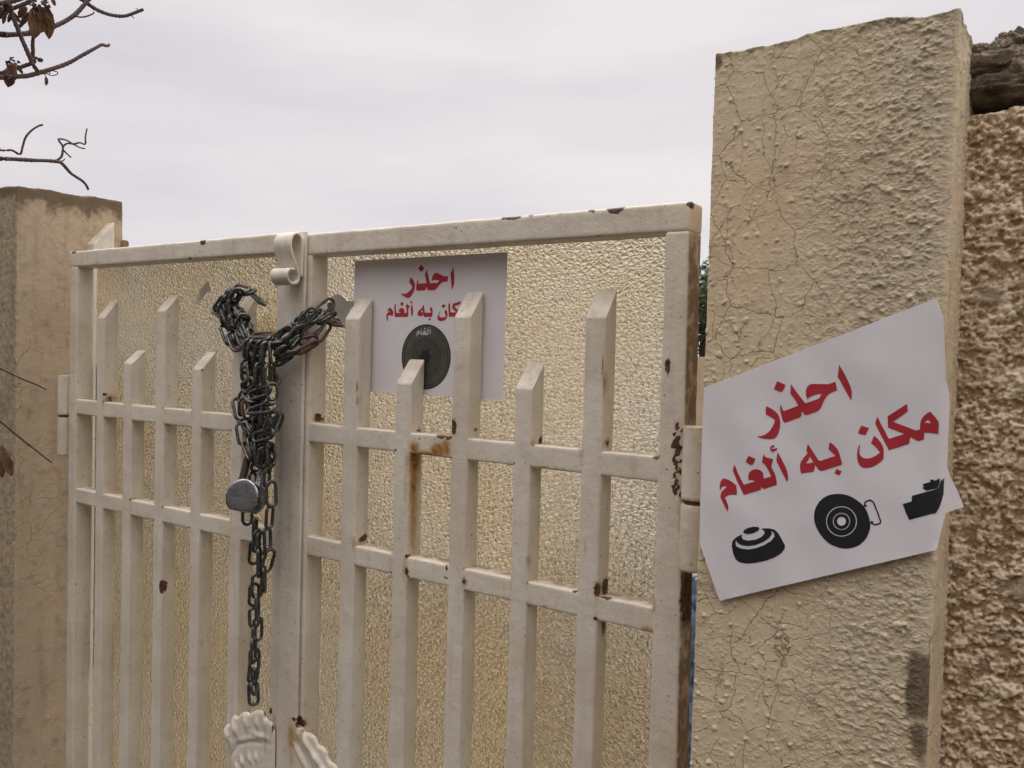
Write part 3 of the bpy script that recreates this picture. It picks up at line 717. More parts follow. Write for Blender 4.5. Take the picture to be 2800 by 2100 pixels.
# curled strap on the meeting stile
def strap():
    prof = [(4, -72), (4, -50), (4, -30), (5.5, -14), (10, -5.5), (17, -3), (24, -7), (28, -15), (28, -25), (25, -36), (20, -48), (14, -60), (10.5, -69), (11, -77), (16, -82.5), (24, -83.5), (31, -80), (35, -73), (34, -66), (29, -61.5), (19, -60.5)]
    # smooth
    P = [Vector((a, b)) for a, b in prof]; Q = []
    for i in range(len(P)-1):
        p0 = P[max(i-1, 0)]; p1 = P[i]; p2 = P[i+1]; p3 = P[min(i+2, len(P)-1)]
        for k in range(4):
            t = k/4; Q.append(.5*((2*p1)+(p2-p0)*t+(2*p0-5*p1+4*p2-p3)*t*t+(3*p1-p0-3*p2+p3)*t**3))
    Q.append(P[-1]); Q = np.array([tuple(q) for q in Q])
    T = np.gradient(Q, axis=0); T /= np.linalg.norm(T, axis=1, keepdims=True); Nn = np.stack([-T[:, 1], T[:, 0]], 1)
    th = 2.3
    e1 = onY(831, 800, -.0085); top = onY(822, 634, -.02)[2]
    xr = e1[0]+.001; xl = xr-.041
    nx = 12; xsn = [xl, xl+.0015]+list(np.linspace(xl+.004, xr-.004, nx))+[xr-.0015, xr]
    ring = []
    for s_, inset in ((1, 0), (-1, 0)): pass
    V = []; n = len(Q)
    for j, x in enumerate(xsn):
        k = th if 0 < j < len(xsn)-1 else th-1.0
        A = Q+Nn*k; B = Q-Nn*k; loop = np.concatenate([A, B[::-1]])
        for a, b in loop: V.append((x, -.0088-a/1000, top+b/1000))
    V = np.array(V); V += (fbm(V[:, 0], V[:, 1], V[:, 2], 45, 3, 8)*.0005)[:, None]
    K = 2*n; m_ = len(xsn); idx = np.arange(m_*K).reshape(m_, K)
    Fs = [tuple(f) for f in np.stack([idx[:-1], np.roll(idx[:-1], -1, 1), np.roll(idx[1:], -1, 1), idx[1:]], -1).reshape(-1, 4)]
    for r_ in (idx[0], idx[-1]):
        for i in range(n-1): Fs.append((r_[i], r_[i+1], r_[K-2-i], r_[K-1-i]))
    rust, chip_shade = wear_shade(V)
    me = mesh('curled_strap', V, Fs, True, {'rust': rust*.2, 'chip_shade': chip_shade*.2, 'dirt_shade': np.zeros(len(V))})
    return link('curled_strap', fixn(me), PAINT, GL)
strap()

# cast rosettes low on the meeting edge
def rosette(parent, outline_px, centre_px, lobes, y, seed):
    lp_ = [(onY(px, py, y)[0], onY(px, py, y)[2]) for px, py in outline_px]
    v, f = flat([lp_], grid=.0026)
    A = np.array(v); h = np.zeros(len(A))
    L_ = np.array(lp_)
    # distance to the outline gives a rolled rim
    dmin = np.full(len(A), 9.)
    for i in range(len(L_)):
        p = L_[i]; q = L_[(i+1) % len(L_)]; d = q-p; t = np.clip(((A-p)@d)/(d@d+1e-12), 0, 1)
        dmin = np.minimum(dmin, np.linalg.norm(A-(p+t[:, None]*d), axis=1))
    h = .0035*sm(0, .003, dmin)
    for px, py, ang, la, lb, hh in lobes:
        cc = onY(px, py, y); dx = A[:, 0]-cc[0]; dz = A[:, 1]-cc[2]
        ca, sa = math.cos(ang), math.sin(ang); uu = dx*ca+dz*sa; vv = -dx*sa+dz*ca
        h += hh*np.exp(-(uu/la)**2-(vv/lb)**2)
    h += fbm(A[:, 0], A[:, 1], A[:, 0]*0, 60, 3, seed)*.0006
    V = np.stack([A[:, 0], y-h, A[:, 1]], 1); rust, chip_shade = wear_shade(V)
    me = mesh('cast_rosette', V, f, True, {'rust': rust, 'chip_shade': chip_shade, 'dirt_shade': np.zeros(len(V))})
    o = link('cast_rosette', fixn(me), PAINT, parent); md = o.modifiers.new('t', 'SOLIDIFY'); md.thickness = .003; md.offset = 0
    return o
def E4(pts): return Z(560, 1850, .19892, pts)
lo_ = E4([(850, 560), (835, 500), (800, 470), (750, 460), (700, 475), (640, 515), (610, 492), (560, 487), (515, 505), (480, 550), (450, 545), (425, 528), (402, 545), (385, 610), (360, 655), (320, 662), (298, 690), (292, 760), (300, 850), (345, 930), (370, 980), (380, 1100), (400, 1300), (420, 1600), (500, 1900), (700, 2100), (950, 2150), (965, 1300), (970, 760), (940, 640), (890, 590)])
lob = []
for (a, b, ang, hh) in ((750, 600, 1.85, .0055), (600, 610, 1.9, .0055), (445, 690, 2.05, .0055), (345, 790, 2.2, .005), (870, 620, 1.5, .003)):
    p = E4([(a, b)])[0]; lob.append((*p, ang, .0125, .0048, hh))
for (a, b, ang, hh) in ((700, 880, .12, -.004), (560, 900, .45, -.004), (440, 1000, .9, -.004)):
    p = E4([(a, b)])[0]; lob.append((*p, ang, .022, .0035, hh*.6))
for (a, b, ang, hh) in ((800, 800, .05, .003), (620, 850, .35, .003)):
    p = E4([(a, b)])[0]; lob.append((*p, ang, .022, .004, hh))
for (a, b, ang, hh) in ((550, 1150, 2.0, .006), (650, 1110, 1.9, .005), (740, 1100, 1.7, .005), (480, 1230, 2.2, .005)):
    p = E4([(a, b)])[0]; lob.append((*p, ang, .008, .0035, hh*.8))
rosette(GL, lo_, None, lob, -.0095, 5)
ro_ = E4([(1218, 640), (1260, 600), (1300, 650), (1350, 700), (1400, 765), (1470, 785), (1520, 815), (1555, 880), (1570, 930), (1640, 970), (1685, 1020), (1700, 1110), (1740, 1170), (1800, 1205), (1850, 1270), (1870, 1400), (1900, 1700), (1800, 1950), (1500, 2100), (1235, 2150), (1220, 1400)])
lob = []
for (a, b, ang, hh) in ((1430, 890, 2.3, .006), (1560, 1100, 2.5, .006), (1690, 1300, 2.6, .006), (1320, 760, 1.9, .004)):
    p = E4([(a, b)])[0]; lob.append((*p, ang, .013, .0048, hh))
for (a, b, ang, hh) in ((1360, 1030, -.9, -.004), (1480, 1200, -.9, -.004), (1400, 1180, -.9, .004), (1300, 1000, -.9, .004)):
    p = E4([(a, b)])[0]; lob.append((*p, ang, .025, .004, hh*.6))
rosette(GR, ro_, None, lob, -.003, 6)

# ------------------------------------------------------------------ posters: writing traced as flat shapes
ZA = (2040, 980, .14467); ZBq = (1940, 1180, .14467); ZC = (2140, 1160, .14467); ZD = (2320, 1080, .12658); ZE = (1980, 1300, .217); ZF = (2400, 1260, .12658)
W1 = [Z(*ZA, p) for p in [
 [(1757,118),(1830,235),(1890,345),(1940,450),(1985,560),(2000,650),(1997,730),(1983,790),(1900,640),(1800,460),(1735,345),(1740,300),(1750,230)],
 [(1692,437),(1722,607),(1640,635),(1580,665),(1530,705),(1490,770),(1450,855),(1420,925),(1390,970),(1340,1005),(1140,1075),(1110,1065),(1055,1000),(1045,1080),(1025,1112),(755,1210),(725,1210),(700,1185),(665,1060),(645,970),(645,900),(657,868),(680,930),(700,985),(725,992),(990,893),(930,790),(838,662),(850,485),(960,640),(1050,755),(1100,825),(1125,843),(1155,840),(1350,770),(1390,745),(1430,670),(1370,672),(1270,700),(1190,740),(1160,778),(1135,700),(1130,620),(1150,545),(1200,495),(1270,480),(1400,483),(1550,487),(1620,465)],
 [(597,435),(748,497),(720,580),(680,635),(660,635),(527,583),(560,500),(580,445)],
 [(380,898),(450,930),(530,980),(590,1035),(630,1110),(648,1200),(645,1290),(620,1400),(580,1475),(530,1515),(460,1528),(350,1520),(260,1500),(207,1470),(300,1462),(380,1430),(450,1370),(500,1290),(540,1210),(543,1170),(515,1135),(450,1100),(377,1060),(372,980)]]]
WM = [Z(*ZD, p) for p in [
 [(1270,188),(1280,357),(968,580),(1465,767),(1548,740),(1552,620),(1570,540),(1620,460),(1690,400),(1750,363),(1780,370),(1870,470),(1940,565),(1955,620),(1945,838),(1640,808),(1632,958),(1510,997),(1340,907),(1310,1055),(873,1192),(730,920),(580,615),(590,570),(627,463),(700,620),(800,800),(855,915),(885,945),(1215,838),(860,705),(845,460),(1050,330)],
 [(1640,600),(1680,555),(1720,535),(1755,565),(1780,608)],
 [(553,878),(640,950),(710,1040),(755,1140),(765,1240),(755,1370),(735,1410),(660,1470),(560,1535),(460,1568),(350,1575),(280,1555),(230,1500),(195,1400),(187,1290),(200,1180),(225,1090),(257,1065),(242,1160),(240,1260),(270,1320),(320,1360),(400,1375),(490,1360),(580,1315),(685,1245),(620,1160),(560,1095),(488,1045),(520,960)],
 [(277,660),(447,712),(410,790),(370,865),(300,855),(205,825),(240,740)]]]
WH = [Z(*ZC, p) for p in [
 [(478,373),(570,510),(680,680),(715,692),(1000,597),(940,535),(870,475),(888,335),(970,390),(1040,475),(1075,560),(1110,680),(1127,760),(1030,790),(760,880),(720,882),(685,862),(615,770),(600,870),(575,900),(348,930),(333,850),(332,760),(350,700),(400,630),(475,545),(450,508),(460,430)],
 [(513,608),(583,717),(500,737),(445,738),(490,680)],
 [(1020,843),(1113,883),(1095,925),(1070,962),(1045,957),(983,925),(1000,880)]]]
WG = [Z(*ZBq, p) for p in [
 [(1287,383),(1370,530),(1430,650),(1470,750),(1485,840),(1483,920),(1470,955),(1380,780),(1270,565),(1268,520)],
 [(1185,433),(1210,380),(1170,375),(1150,350),(1150,300),(1170,265),(1205,253),(1230,265),(1225,300),(1190,298),(1178,320),(1200,330),(1283,310),(1278,350),(1230,370),(1200,415)],
 [(1023,425),(1045,470),(1100,495),(1207,520),(1170,665),(1240,800),(1258,870),(1277,990),(1265,1008),(1040,1083),(1020,1080),(980,1048),(970,1100),(652,1198),(560,1010),(440,735),(472,617),(540,790),(640,985),(660,1003),(865,940),(805,910),(740,925),(735,850),(745,785),(800,730),(880,708),(960,725),(1015,780),(1027,890),(1167,848),(1110,720),(1040,610),(995,590),(1005,500)],
 [(740,457),(870,515),(840,590),(805,632),(770,625),(690,578),(710,510)],
 [(270,883),(350,905),(420,945),(510,1017),(523,1193),(400,1192),(340,1210),(290,1250),(320,1300),(350,1380),(360,1440),(347,1515),(300,1430),(210,1250),(212,1190),(235,1130),(330,1047),(285,1028),(245,1040),(215,1090),(198,1125),(195,1020),(215,940),(245,895)]]]
def ell(cx, cy, a, b, n=40): return [(cx+a*math.cos(t*2*math.pi/n), cy+b*math.sin(t*2*math.pi/n)) for t in range(n)]
def stroke(pts, wd):
    A = np.array(pts, float); T = np.gradient(A, axis=0); T /= np.linalg.norm(T, axis=1, keepdims=True); Nn = np.stack([-T[:, 1], T[:, 0]], 1)*wd/2
    return [tuple(p) for p in (A+Nn)]+[tuple(p) for p in (A-Nn)[::-1]]
MINE_DISC = [Z(*ZE, p) for p in [
 [(1430,232),(1490,234),(1550,247),(1610,270),(1665,305),(1720,345),(1765,390),(1800,450),(1825,520),(1843,600),(1840,665),(1822,725),(1795,785),(1755,832),(1700,880),(1630,908),(1560,920),(1500,920),(1440,908),(1375,883),(1310,845),(1255,795),(1205,730),(1165,660),(1140,590),(1132,530),(1140,450),(1165,385),(1200,330),(1250,285),(1310,250),(1370,236)],
 ell(1480,578,195,192), ell(1480,578,182,179), ell(1480,578,109,108), ell(1480,578,98,97), ell(1480,576,56,57)]]
HANDLE = [Z(*ZE, stroke([(1772,385),(1771,362),(1776,342),(1795,324),(1820,315),(1848,314),(1872,326),(1890,352),(1918,425),(1948,505),(1973,575),(1970,595),(1945,610),(1905,621),(1885,616),(1872,598),(1852,604)], 19)), Z(*ZE, [(1745,372),(1760,380),(1790,366),(1802,378),(1792,396),(1770,392),(1752,388)]), Z(*ZE, [(1842,590),(1858,568),(1882,582),(1872,602),(1850,606)])]
MINE_LOW = [Z(*ZE, p) for p in [
 [(470,668),(560,665),(630,680),(675,715),(720,790),(752,850),(768,880),(765,920),(720,980),(640,1030),(520,1075),(400,1100),(290,1110),(200,1095),(145,1055),(115,980),(97,890),(105,830),(150,780),(230,740),(222,775),(240,805),(300,820),(400,808),(470,775),(510,735),(512,705)],
 [(150,815),(143,860),(160,895),(210,920),(300,932),(400,915),(500,880),(590,825),(635,770),(632,730),(595,697),(602,740),(570,785),(500,835),(400,875),(300,890),(220,878),(170,850)],
 [(243,722),(250,690),(300,660),(370,645),(430,650),(450,670),(420,700),(360,730),(290,740)]]]
MINE_BOX = [Z(*ZF, p) for p in [
 [(1133,405),(1208,403),(1212,430),(1290,405),(1330,367),(1345,430),(1335,500),(1300,565),(1270,595),(1045,648),(1020,620),(970,600),(990,550),(972,500),(1137,458)],
 [(745,752),(1270,612),(1320,570),(1350,500),(1365,430),(1375,380),(1390,435),(1440,362),(1447,450),(1432,690),(1380,880),(1330,1020),(1260,1120),(680,1275),(610,1120),(540,930),(730,880)]]]

# --- tilted poster on the right pillar: follows the pillar front, rolls back round its edge, one corner stands off
YP = -.0915
xf = onY(2566, 1200, YP)[0]
def wr(x, z): 
    x = np.asarray(x, float); z = np.asarray(z, float)
    return fbm(x, z, x*0, 16, 3, 400)*.0011 + .0004*np.sin((x*.8+z*.6)*95+fbm(x, z, x*0, 9, 2, 402)*3)
def surf(x, z):
    d = x-xf
    roll = np.where(d > 0, .006*(1-np.cos(np.clip(d/.0075, 0, 1)*np.pi/2))+np.clip(d-.0075, 0, 1)*.9+np.clip(d, 0, .0075)*.3, 0)
    return YP + wr(x, z)*sm(.02, -.03, d) + roll
def onS(px, py):
    d = ray(px, py); t = (YP-CAM[1])/d[1]
    for _ in range(30):
        p = CAM+t*d; t += .5*(float(surf(p[0], p[2]))-p[1])/d[1]
    p = CAM+t*d; return p
def dens(l_, mx=9.):
    o_ = []
    for i in range(len(l_)):
        a, b = l_[i], l_[(i+1) % len(l_)]; k = max(1, int(math.hypot(b[0]-a[0], b[1]-a[1])/mx))
        o_ += [(a[0]+(b[0]-a[0])*t/k, a[1]+(b[1]-a[1])*t/k) for t in range(k)]
    return o_
def on_surface(name, loops_px, mat, parent, off, grid):
    loops = []
    for l_ in (dens(q_) for q_ in loops_px): loops.append([(q[0], q[2]) for q in (onS(px, py) for px, py in l_)])
    v, f = flat(loops, grid); A = np.array(v)
    V = np.stack([A[:, 0], surf(A[:, 0], A[:, 1])-off, A[:, 1]], 1)
    return link(name, fixn(mesh(name, V, f, True)), mat, parent)
cpt = onS(2240, 1230)
P2 = thing('warning_poster', cpt, 'tilted white poster on the right pillar, red Arabic text above three black mine symbols', 'poster', 'two printed warning posters')
out2 = [(1925, 1060), (2100, 993), (2300, 916), (2480, 846), (2562, 815), (2580, 867), (2583, 950), (2586, 1035), (2595, 1075), (2597, 1110), (2592, 1200), (2590, 1275), (2594, 1293), (2620, 1346), (2635.5, 1387), (2609, 1394), (2586, 1403), (2574, 1450), (2562, 1500), (2555, 1505), (2400, 1541), (2200, 1588), (2050, 1623), (1968, 1643), (1940, 1565), (1915, 1490), (1914, 1440), (1918, 1250)]
ps = on_surface('paper_sheet', [out2], PAPER, P2, 0, .006)
md = ps.modifiers.new('t', 'SOLIDIFY'); md.thickness = .00015; md.offset = 0; md.use_rim = False
for i, wd in enumerate((W1, WM, WH, WG)):
    on_surface('lettering', wd, RED, P2, .00035, .008)
on_surface('mine_symbol', MINE_DISC, BLACK, P2, .00035, .008)
for h in HANDLE: pass
on_surface('symbol_handle', HANDLE[:1], BLACK, P2, .00035, None); on_surface('symbol_handle', HANDLE[1:2], BLACK, P2, .00042, None); on_surface('symbol_handle', HANDLE[2:], BLACK, P2, .00042, None)
on_surface('mine_symbol', MINE_LOW, BLACK, P2, .00035, .008)
on_surface('mine_symbol', MINE_BOX, BLACK, P2, .00035, .003)

# --- poster behind the bars of the right leaf
Y1 = .0335
def q1(zx, zy): return onY(900+zx*.30136, 650+zy*.30136, Y1)
a_, b_, c_ = onY(970.5, 713.3, Y1), onY(1387.7, 689.2, Y1), onY(1374.7, 1094.5, Y1)
P1 = thing('warning_poster', ((a_[0]+b_[0])/2, Y1, (a_[2]+c_[2])/2), 'white poster behind the gate bars, red Arabic text above a round olive mine', 'poster', 'two printed warning posters')
xl, xr_ = a_[0], (b_[0]+c_[0])/2; zt1, zb1 = (a_[2]+b_[2])/2, c_[2]
bl = np.array([a_[0]+.001, Y1, c_[2]+.0005]); br = c_
v, f = flat([[(bl[0]-.001, bl[2]), (br[0], br[2]), (b_[0], b_[2]), (a_[0], a_[2])]], .01); A = np.array(v)
def wr1(x, z): return fbm(x, z, x*0, 12, 3, 500)*.0005
o = link('paper_sheet', fixn(mesh('paper_sheet', np.stack([A[:, 0], Y1+wr1(A[:, 0], A[:, 1]), A[:, 1]], 1), f, True)), PAPER, P1)
md = o.modifiers.new('t', 'SOLIDIFY'); md.thickness = .00015; md.offset = 0; md.use_rim = False
def put1(name, loops, mat, off, grid=.01):
    v, f = flat(loops, grid); A = np.array(v)
    return link(name, fixn(mesh(name, np.stack([A[:, 0], Y1+wr1(A[:, 0], A[:, 1])-off, A[:, 1]], 1), f, True)), mat, P1)
# bring the traced words into an upright frame (undo the tilt and slant of the other sheet)
def local(words):
    P = [[onY(px, py, YP) for px, py in l_] for l_ in words]
    d1 = onY(1983, 1357, YP)-onY(2030, 1353, YP)
    base0 = onY(2034.3, 1353.3, YP); base1 = onY(2430.5, 1230.9, YP)   # foot of the two words on line 2
    ax = (base1-base0)[[0, 2]]; ax = ax/np.linalg.norm(ax); ay = np.array([-ax[1], ax[0]])
    return [[(np.dot(q[[0, 2]]-base0[[0, 2]], ax), np.dot(q[[0, 2]]-base0[[0, 2]], ay)) for q in l_] for l_ in P]
def fit(words, src, dst):
    """src/dst: (x0,x1,y0,y1) boxes"""
    sx = (dst[1]-dst[0])/(src[1]-src[0]); sy = (dst[3]-dst[2])/(src[3]-src[2])
    return [[(dst[0]+(x-src[0])*sx, dst[2]+(y-src[2])*sy) for x, y in l_] for l_ in words]
def bb(ws): A = np.array([p for l_ in ws for p in l_]); return (A[:, 0].min(), A[:, 0].max(), A[:, 1].min(), A[:, 1].max())
w1 = local(W1); put1('lettering', fit(w1, bb(w1), (q1(650, 540)[0], q1(1137, 400)[0], q1(710, 547)[2], q1(1122, 230)[2])), RED, .0004)
l2 = [local(WM), local(WH), local(WG)]
allb = bb([l_ for w_ in l2 for l_ in w_])
g_ = bb(l2[2]); alefk = l2[0][0][24]
sx0 = g_[0]; dx0 = q1(520, 700)[0]; dx1 = q1(1098, 580)[0]
kx = (dx1-dx0)/(alefk[0]-sx0)
zlo = q1(930, 762)[2]; zhi = q1(775, 570)[2]
box2 = (dx0, dx0+(allb[1]-allb[0])*kx, zlo, zhi)
for w_ in l2: put1('lettering', fit(w_, allb, box2), RED, .0004)
mc = q1(877, 1081); mr = (q1(1099, 1080)[0]-q1(655, 1080)[0])/2; mrz = (q1(877, 787)[2]-q1(877, 1377)[2])/2
tones = [(1.0, (.030, .030, .024)), (.955, (.085, .080, .060)), (.90, (.038, .037, .028)), (.87, (.082, .077, .058)), (.70, (.030, .029, .023)), (.675, (.13, .125, .10)), (.655, (.060, .057, .045)), (.55, (.028, .027, .022)), (.53, (.062, .058, .047)), (.43, (.035, .034, .028)), (.42, (.058, .055, .045)), (.34, (.032, .031, .026)), (.33, (.052, .050, .042))]
md_ = None
for i, (k, col) in enumerate(tones):
    dsc = put1('mine_picture' if i == 0 else 'ring', [ell(mc[0]+(0 if k > .8 else .001), mc[2]-(.0 if k > .8 else .0005), mr*k, mrz*k, 56)], mat_simple('olive_print_%d' % i, col, .6, .15, 80, bump=.1, bd=.0002), .0004+i*.00006, None)
    if i == 0: md_ = dsc
    else: dsc.parent = md_; dsc.matrix_parent_inverse = Matrix.Identity(4)
star = []
for t in range(48):
    a = t/48*2*math.pi; rr = .21*(1+.16*math.cos(6*a)); star.append((mc[0]+mr*rr*math.cos(a)+.0, mc[2]+mrz*rr*math.sin(a)))
s_ = put1('ring', [star], BLACK, .0004+14*.00006, None); s_.parent = md_
rd = put1('ring', [ell(*(lambda q: (q[0], q[2]))(q1(933, 1037)), .0016, .0016, 12)], mat_simple('red_dot', (.2, .03, .02), .6), .0004+15*.00006, None); rd.parent = md_
WHITEP = mat_simple('pale_print', (.5, .5, .47), .6, .05)
gw = l2[2]; wt = put1('lettering', fit(gw, bb(gw), (q1(793, 880)[0], q1(924, 880)[0], q1(800, 902)[2], q1(918, 812)[2])), WHITEP, .0004+4*.00006+.0001, None)

# ------------------------------------------------------------------ chain
CH = thing('chain', onY(690, 1100, -.04), 'long dark galvanised chain knotted round the meeting bars and hanging down, partly rusty', 'chain')
def chain_y(px):
    return float(np.interp(px, [570, 640, 700, 760, 800, 840, 870, 912, 945], [-.016, -.022, -.046, -.044, -.034, -.021, -.010, .022, .040]))
def make_link(p0, p1, face, r=.0028, width=.0208, rust=0., bend=0.):
    """p0,p1 outer tips of the link (world). face: turn of its plane about its length, 0 = seen broadside"""
    p0 = np.array(p0); p1 = np.array(p1); ax = p1-p0; Ln = np.linalg.norm(ax); ax = ax/Ln; mid = (p0+p1)/2
    vd = CAM-mid; vd = vd/np.linalg.norm(vd)
    sd_ = np.cross(ax, vd); sd_ /= np.linalg.norm(sd_); nn = np.cross(sd_, ax)
    a = math.radians(face); s = sd_*math.cos(a)+nn*math.sin(a); t = np.cross(ax, s)
    hw = min(width/2, Ln*.42)-r; hl = max(Ln/2-r-hw, .001)
    pts = []
    for i in range(9): th = math.pi*i/8; pts.append((hl+hw*math.sin(th), hw*math.cos(th)))
    for i in range(1, 4): pts.append((hl-2*hl*i/4, -hw*1.0))
    for i in range(9): th = math.pi*i/8; pts.append((-hl-hw*math.sin(th), -hw*math.cos(th)))
    for i in range(1, 4): pts.append((-hl+2*hl*i/4, hw*1.0))
    C_ = np.array([mid+ax*u+s*v+t*bend*(u/(Ln/2))**2*.003 for u, v in pts]); n = len(C_)
    Tg = np.roll(C_, -1, 0)-np.roll(C_, 1, 0); Tg /= np.linalg.norm(Tg, axis=1, keepdims=True)
    K = 10; V = []
    for i in range(n):
        b = np.cross(Tg[i], t); b /= np.linalg.norm(b)
        for k in range(K): an = 2*math.pi*k/K; V.append(C_[i]+r*(math.cos(an)*t+math.sin(an)*b))
    idx = np.arange(n*K).reshape(n, K); i2 = np.roll(idx, -1, 0)
    Fq = np.stack([idx, np.roll(idx, -1, 1), np.roll(i2, -1, 1), i2], -1).reshape(-1, 4)
    me = mesh('link', np.array(V), Fq, True, {'rust': np.full(n*K, rust)})
    return link('link', fixn(me), CHAIN, CH)
C1 = (580, 760, .12055); C2 = (740, 790, .13261); C3 = (630, 900, .12055); C4 = (630, 1080, .12055); B2 = (560, 1150, .18083); C5 = (640, 1400, .12058); TC = (560, 1450, .30139)
LK = [
 (C1,440,225,395,500,50,-.006,.05),(C1,650,240,460,540,10,-.004,.05),(C1,470,430,480,880,15,-.004,.0),(C1,475,800,480,1245,35,-.009,.1),(C1,790,815,560,1210,10,-.006,.0),
 (C1,350,390,80,765,25,0,.45),(C1,385,555,160,745,60,.002,1.),(C1,215,735,260,1085,65,0,.7),(C1,230,1060,430,1560,40,0,.1),(C1,400,1215,600,1680,10,-.004,.0),
 (C1,335,895,410,1225,75,.006,.2),(C1,560,640,745,925,50,-.001,.0),(C1,690,1090,830,1460,55,0,.1),(C1,455,1400,650,1650,40,.004,.6),(C1,490,215,830,310,30,.016,.2),
 (C1,690,360,960,310,70,.022,.1),(C1,905,350,1185,620,70,.047,.3),(C1,560,900,640,1250,70,.004,.1),(C1,600,1180,760,1600,30,0,.05),
 (C2,955,395,585,745,0,-.003,.1),(C2,1315,235,960,480,10,0,.45),(C2,1075,430,690,770,50,.003,.2),(C2,1370,485,945,705,65,-.002,.05),(C2,1085,680,640,995,20,0,.0),
 (C2,1240,670,950,1085,40,0,.55),(C2,1000,1065,520,1345,60,-.002,1.),(C2,985,1000,560,1130,35,.003,.4),(C2,665,725,330,1140,50,0,.05),(C2,570,730,310,1090,80,.002,.1),
 (C2,645,930,390,1240,60,.001,.2),(C2,1205,265,1300,520,60,.006,.3),(C2,1140,690,1515,735,70,.006,1.),(C2,1290,615,1465,705,40,.010,.5),(C2,600,1270,110,1440,70,0,.15),
 (C2,460,1340,70,1600,60,.002,.05),(C2,360,1150,80,1400,60,-.004,.0),(C2,260,1080,-80,1240,70,-.002,.05),(C2,420,1200,160,1500,20,.004,.3),
 (C3,430,190,380,690,35,-.010,.05),(C3,510,210,420,710,65,-.014,.1),(C3,735,245,590,830,15,-.010,.0),(C3,825,255,790,865,25,-.013,.1),(C3,345,665,355,1215,25,-.004,.35),
 (C3,440,700,525,1260,45,-.006,.15),(C3,655,735,615,1350,45,-.016,.0),(C3,855,765,820,1310,60,-.014,.15),(C3,470,150,985,130,60,-.002,1.),(C3,470,235,920,185,60,-.008,.2),
 (C3,520,335,1070,270,65,-.004,.5),(C3,940,245,1000,830,50,-.006,.05),(C3,900,1010,1090,1270,20,0,1.),(C3,970,1190,940,1650,0,-.018,.1),(C3,395,1530,940,1345,30,-.022,.1),
 (C3,255,1350,540,1165,20,-.014,.05),(C3,330,1430,570,1660,30,-.016,.0),(C3,175,1630,350,1380,60,-.008,1.),(C3,700,400,720,900,70,.004,.1),(C3,560,420,520,960,75,.004,.2),(C3,960,820,1000,1300,70,.006,.2),
 (C3,1000,520,1240,260,40,.002,.1),(C3,740,1000,760,1500,70,.002,.1),
 (C4,125,55,240,605,20,-.006,.4),(C4,230,90,235,500,70,-.003,.2),(C4,335,105,395,575,35,-.008,.6),(C4,225,560,410,610,50,-.014,.05),(C4,215,610,310,1165,10,-.006,.35),
 (C4,280,620,430,1000,70,-.006,.2),(C4,400,570,545,910,60,-.010,.1),(C4,390,340,1030,290,40,-.026,.05),(C4,440,240,860,100,50,-.022,.2),(C4,1035,350,815,890,30,-.020,.0),
 (C4,1150,385,990,860,40,-.006,.1),(C4,495,975,1000,850,20,-.024,.05),(C4,560,460,580,880,60,-.006,.1),(C4,690,440,700,860,70,-.004,.2),(C4,745,230,765,740,50,-.012,.1),
 (C4,940,480,930,920,60,-.006,.1),(C4,335,1050,525,1530,40,-.008,.05),(C4,440,950,545,1490,50,-.012,.0),(C4,580,1050,625,1580,70,-.010,.1),(C4,765,1145,680,1680,30,-.012,.05),(C4,900,1050,930,1650,40,-.004,.3),
 (B2,1000,895,1010,1320,15,0,.1),(B2,720,760,730,1000,45,.004,.1),(B2,950,690,930,1020,60,0,.15),(B2,990,1270,965,1660,50,.002,.2),(B2,645,1310,640,1597,0,.004,.05),
 (C5,480,110,470,640,70,0,.1),(C5,540,370,480,930,55,-.004,.05),(C5,490,595,430,1210,10,.002,.1),(C5,600,430,615,990,35,-.006,.1),(C5,570,780,565,1500,75,-.009,.0),
 (C5,750,320,765,900,50,0,.15),(C5,850,820,700,1380,20,.002,.45),(C5,680,1205,690,1840,80,-.002,.1),
 (TC,475,383,470,625,8,-.006,.0),(TC,452,470,440,695,15,.002,.05),(TC,475,570,478,825,75,-.008,.05),(TC,443,690,450,893,15,0,.0),(TC,483,778,478,1013,30,.004,.05),
 (TC,447,848,445,1075,75,0,.05),(TC,445,965,440,1215,65,-.007,.0),(TC,452,1060,450,1282,5,0,.05),(TC,455,1155,430,1395,20,-.003,.0),(TC,440,1243,445,1410,75,.003,.1),
 (TC,432,1352,458,1505,60,-.003,.05),(TC,437,1362,446,1598,5,0,.0)]
for z_, x0, y0, x1, y1, fa, off, ru in LK:
    a = (z_[0]+x0*z_[2], z_[1]+y0*z_[2]); b = (z_[0]+x1*z_[2], z_[1]+y1*z_[2])
    if z_ in (C5, TC): ya = yb = -.034+off
    else: ya = chain_y(a[0])+off; yb = chain_y(b[0])+off
    make_link(onY(*a, ya), onY(*b, yb), fa, rust=ru, width=.0205)
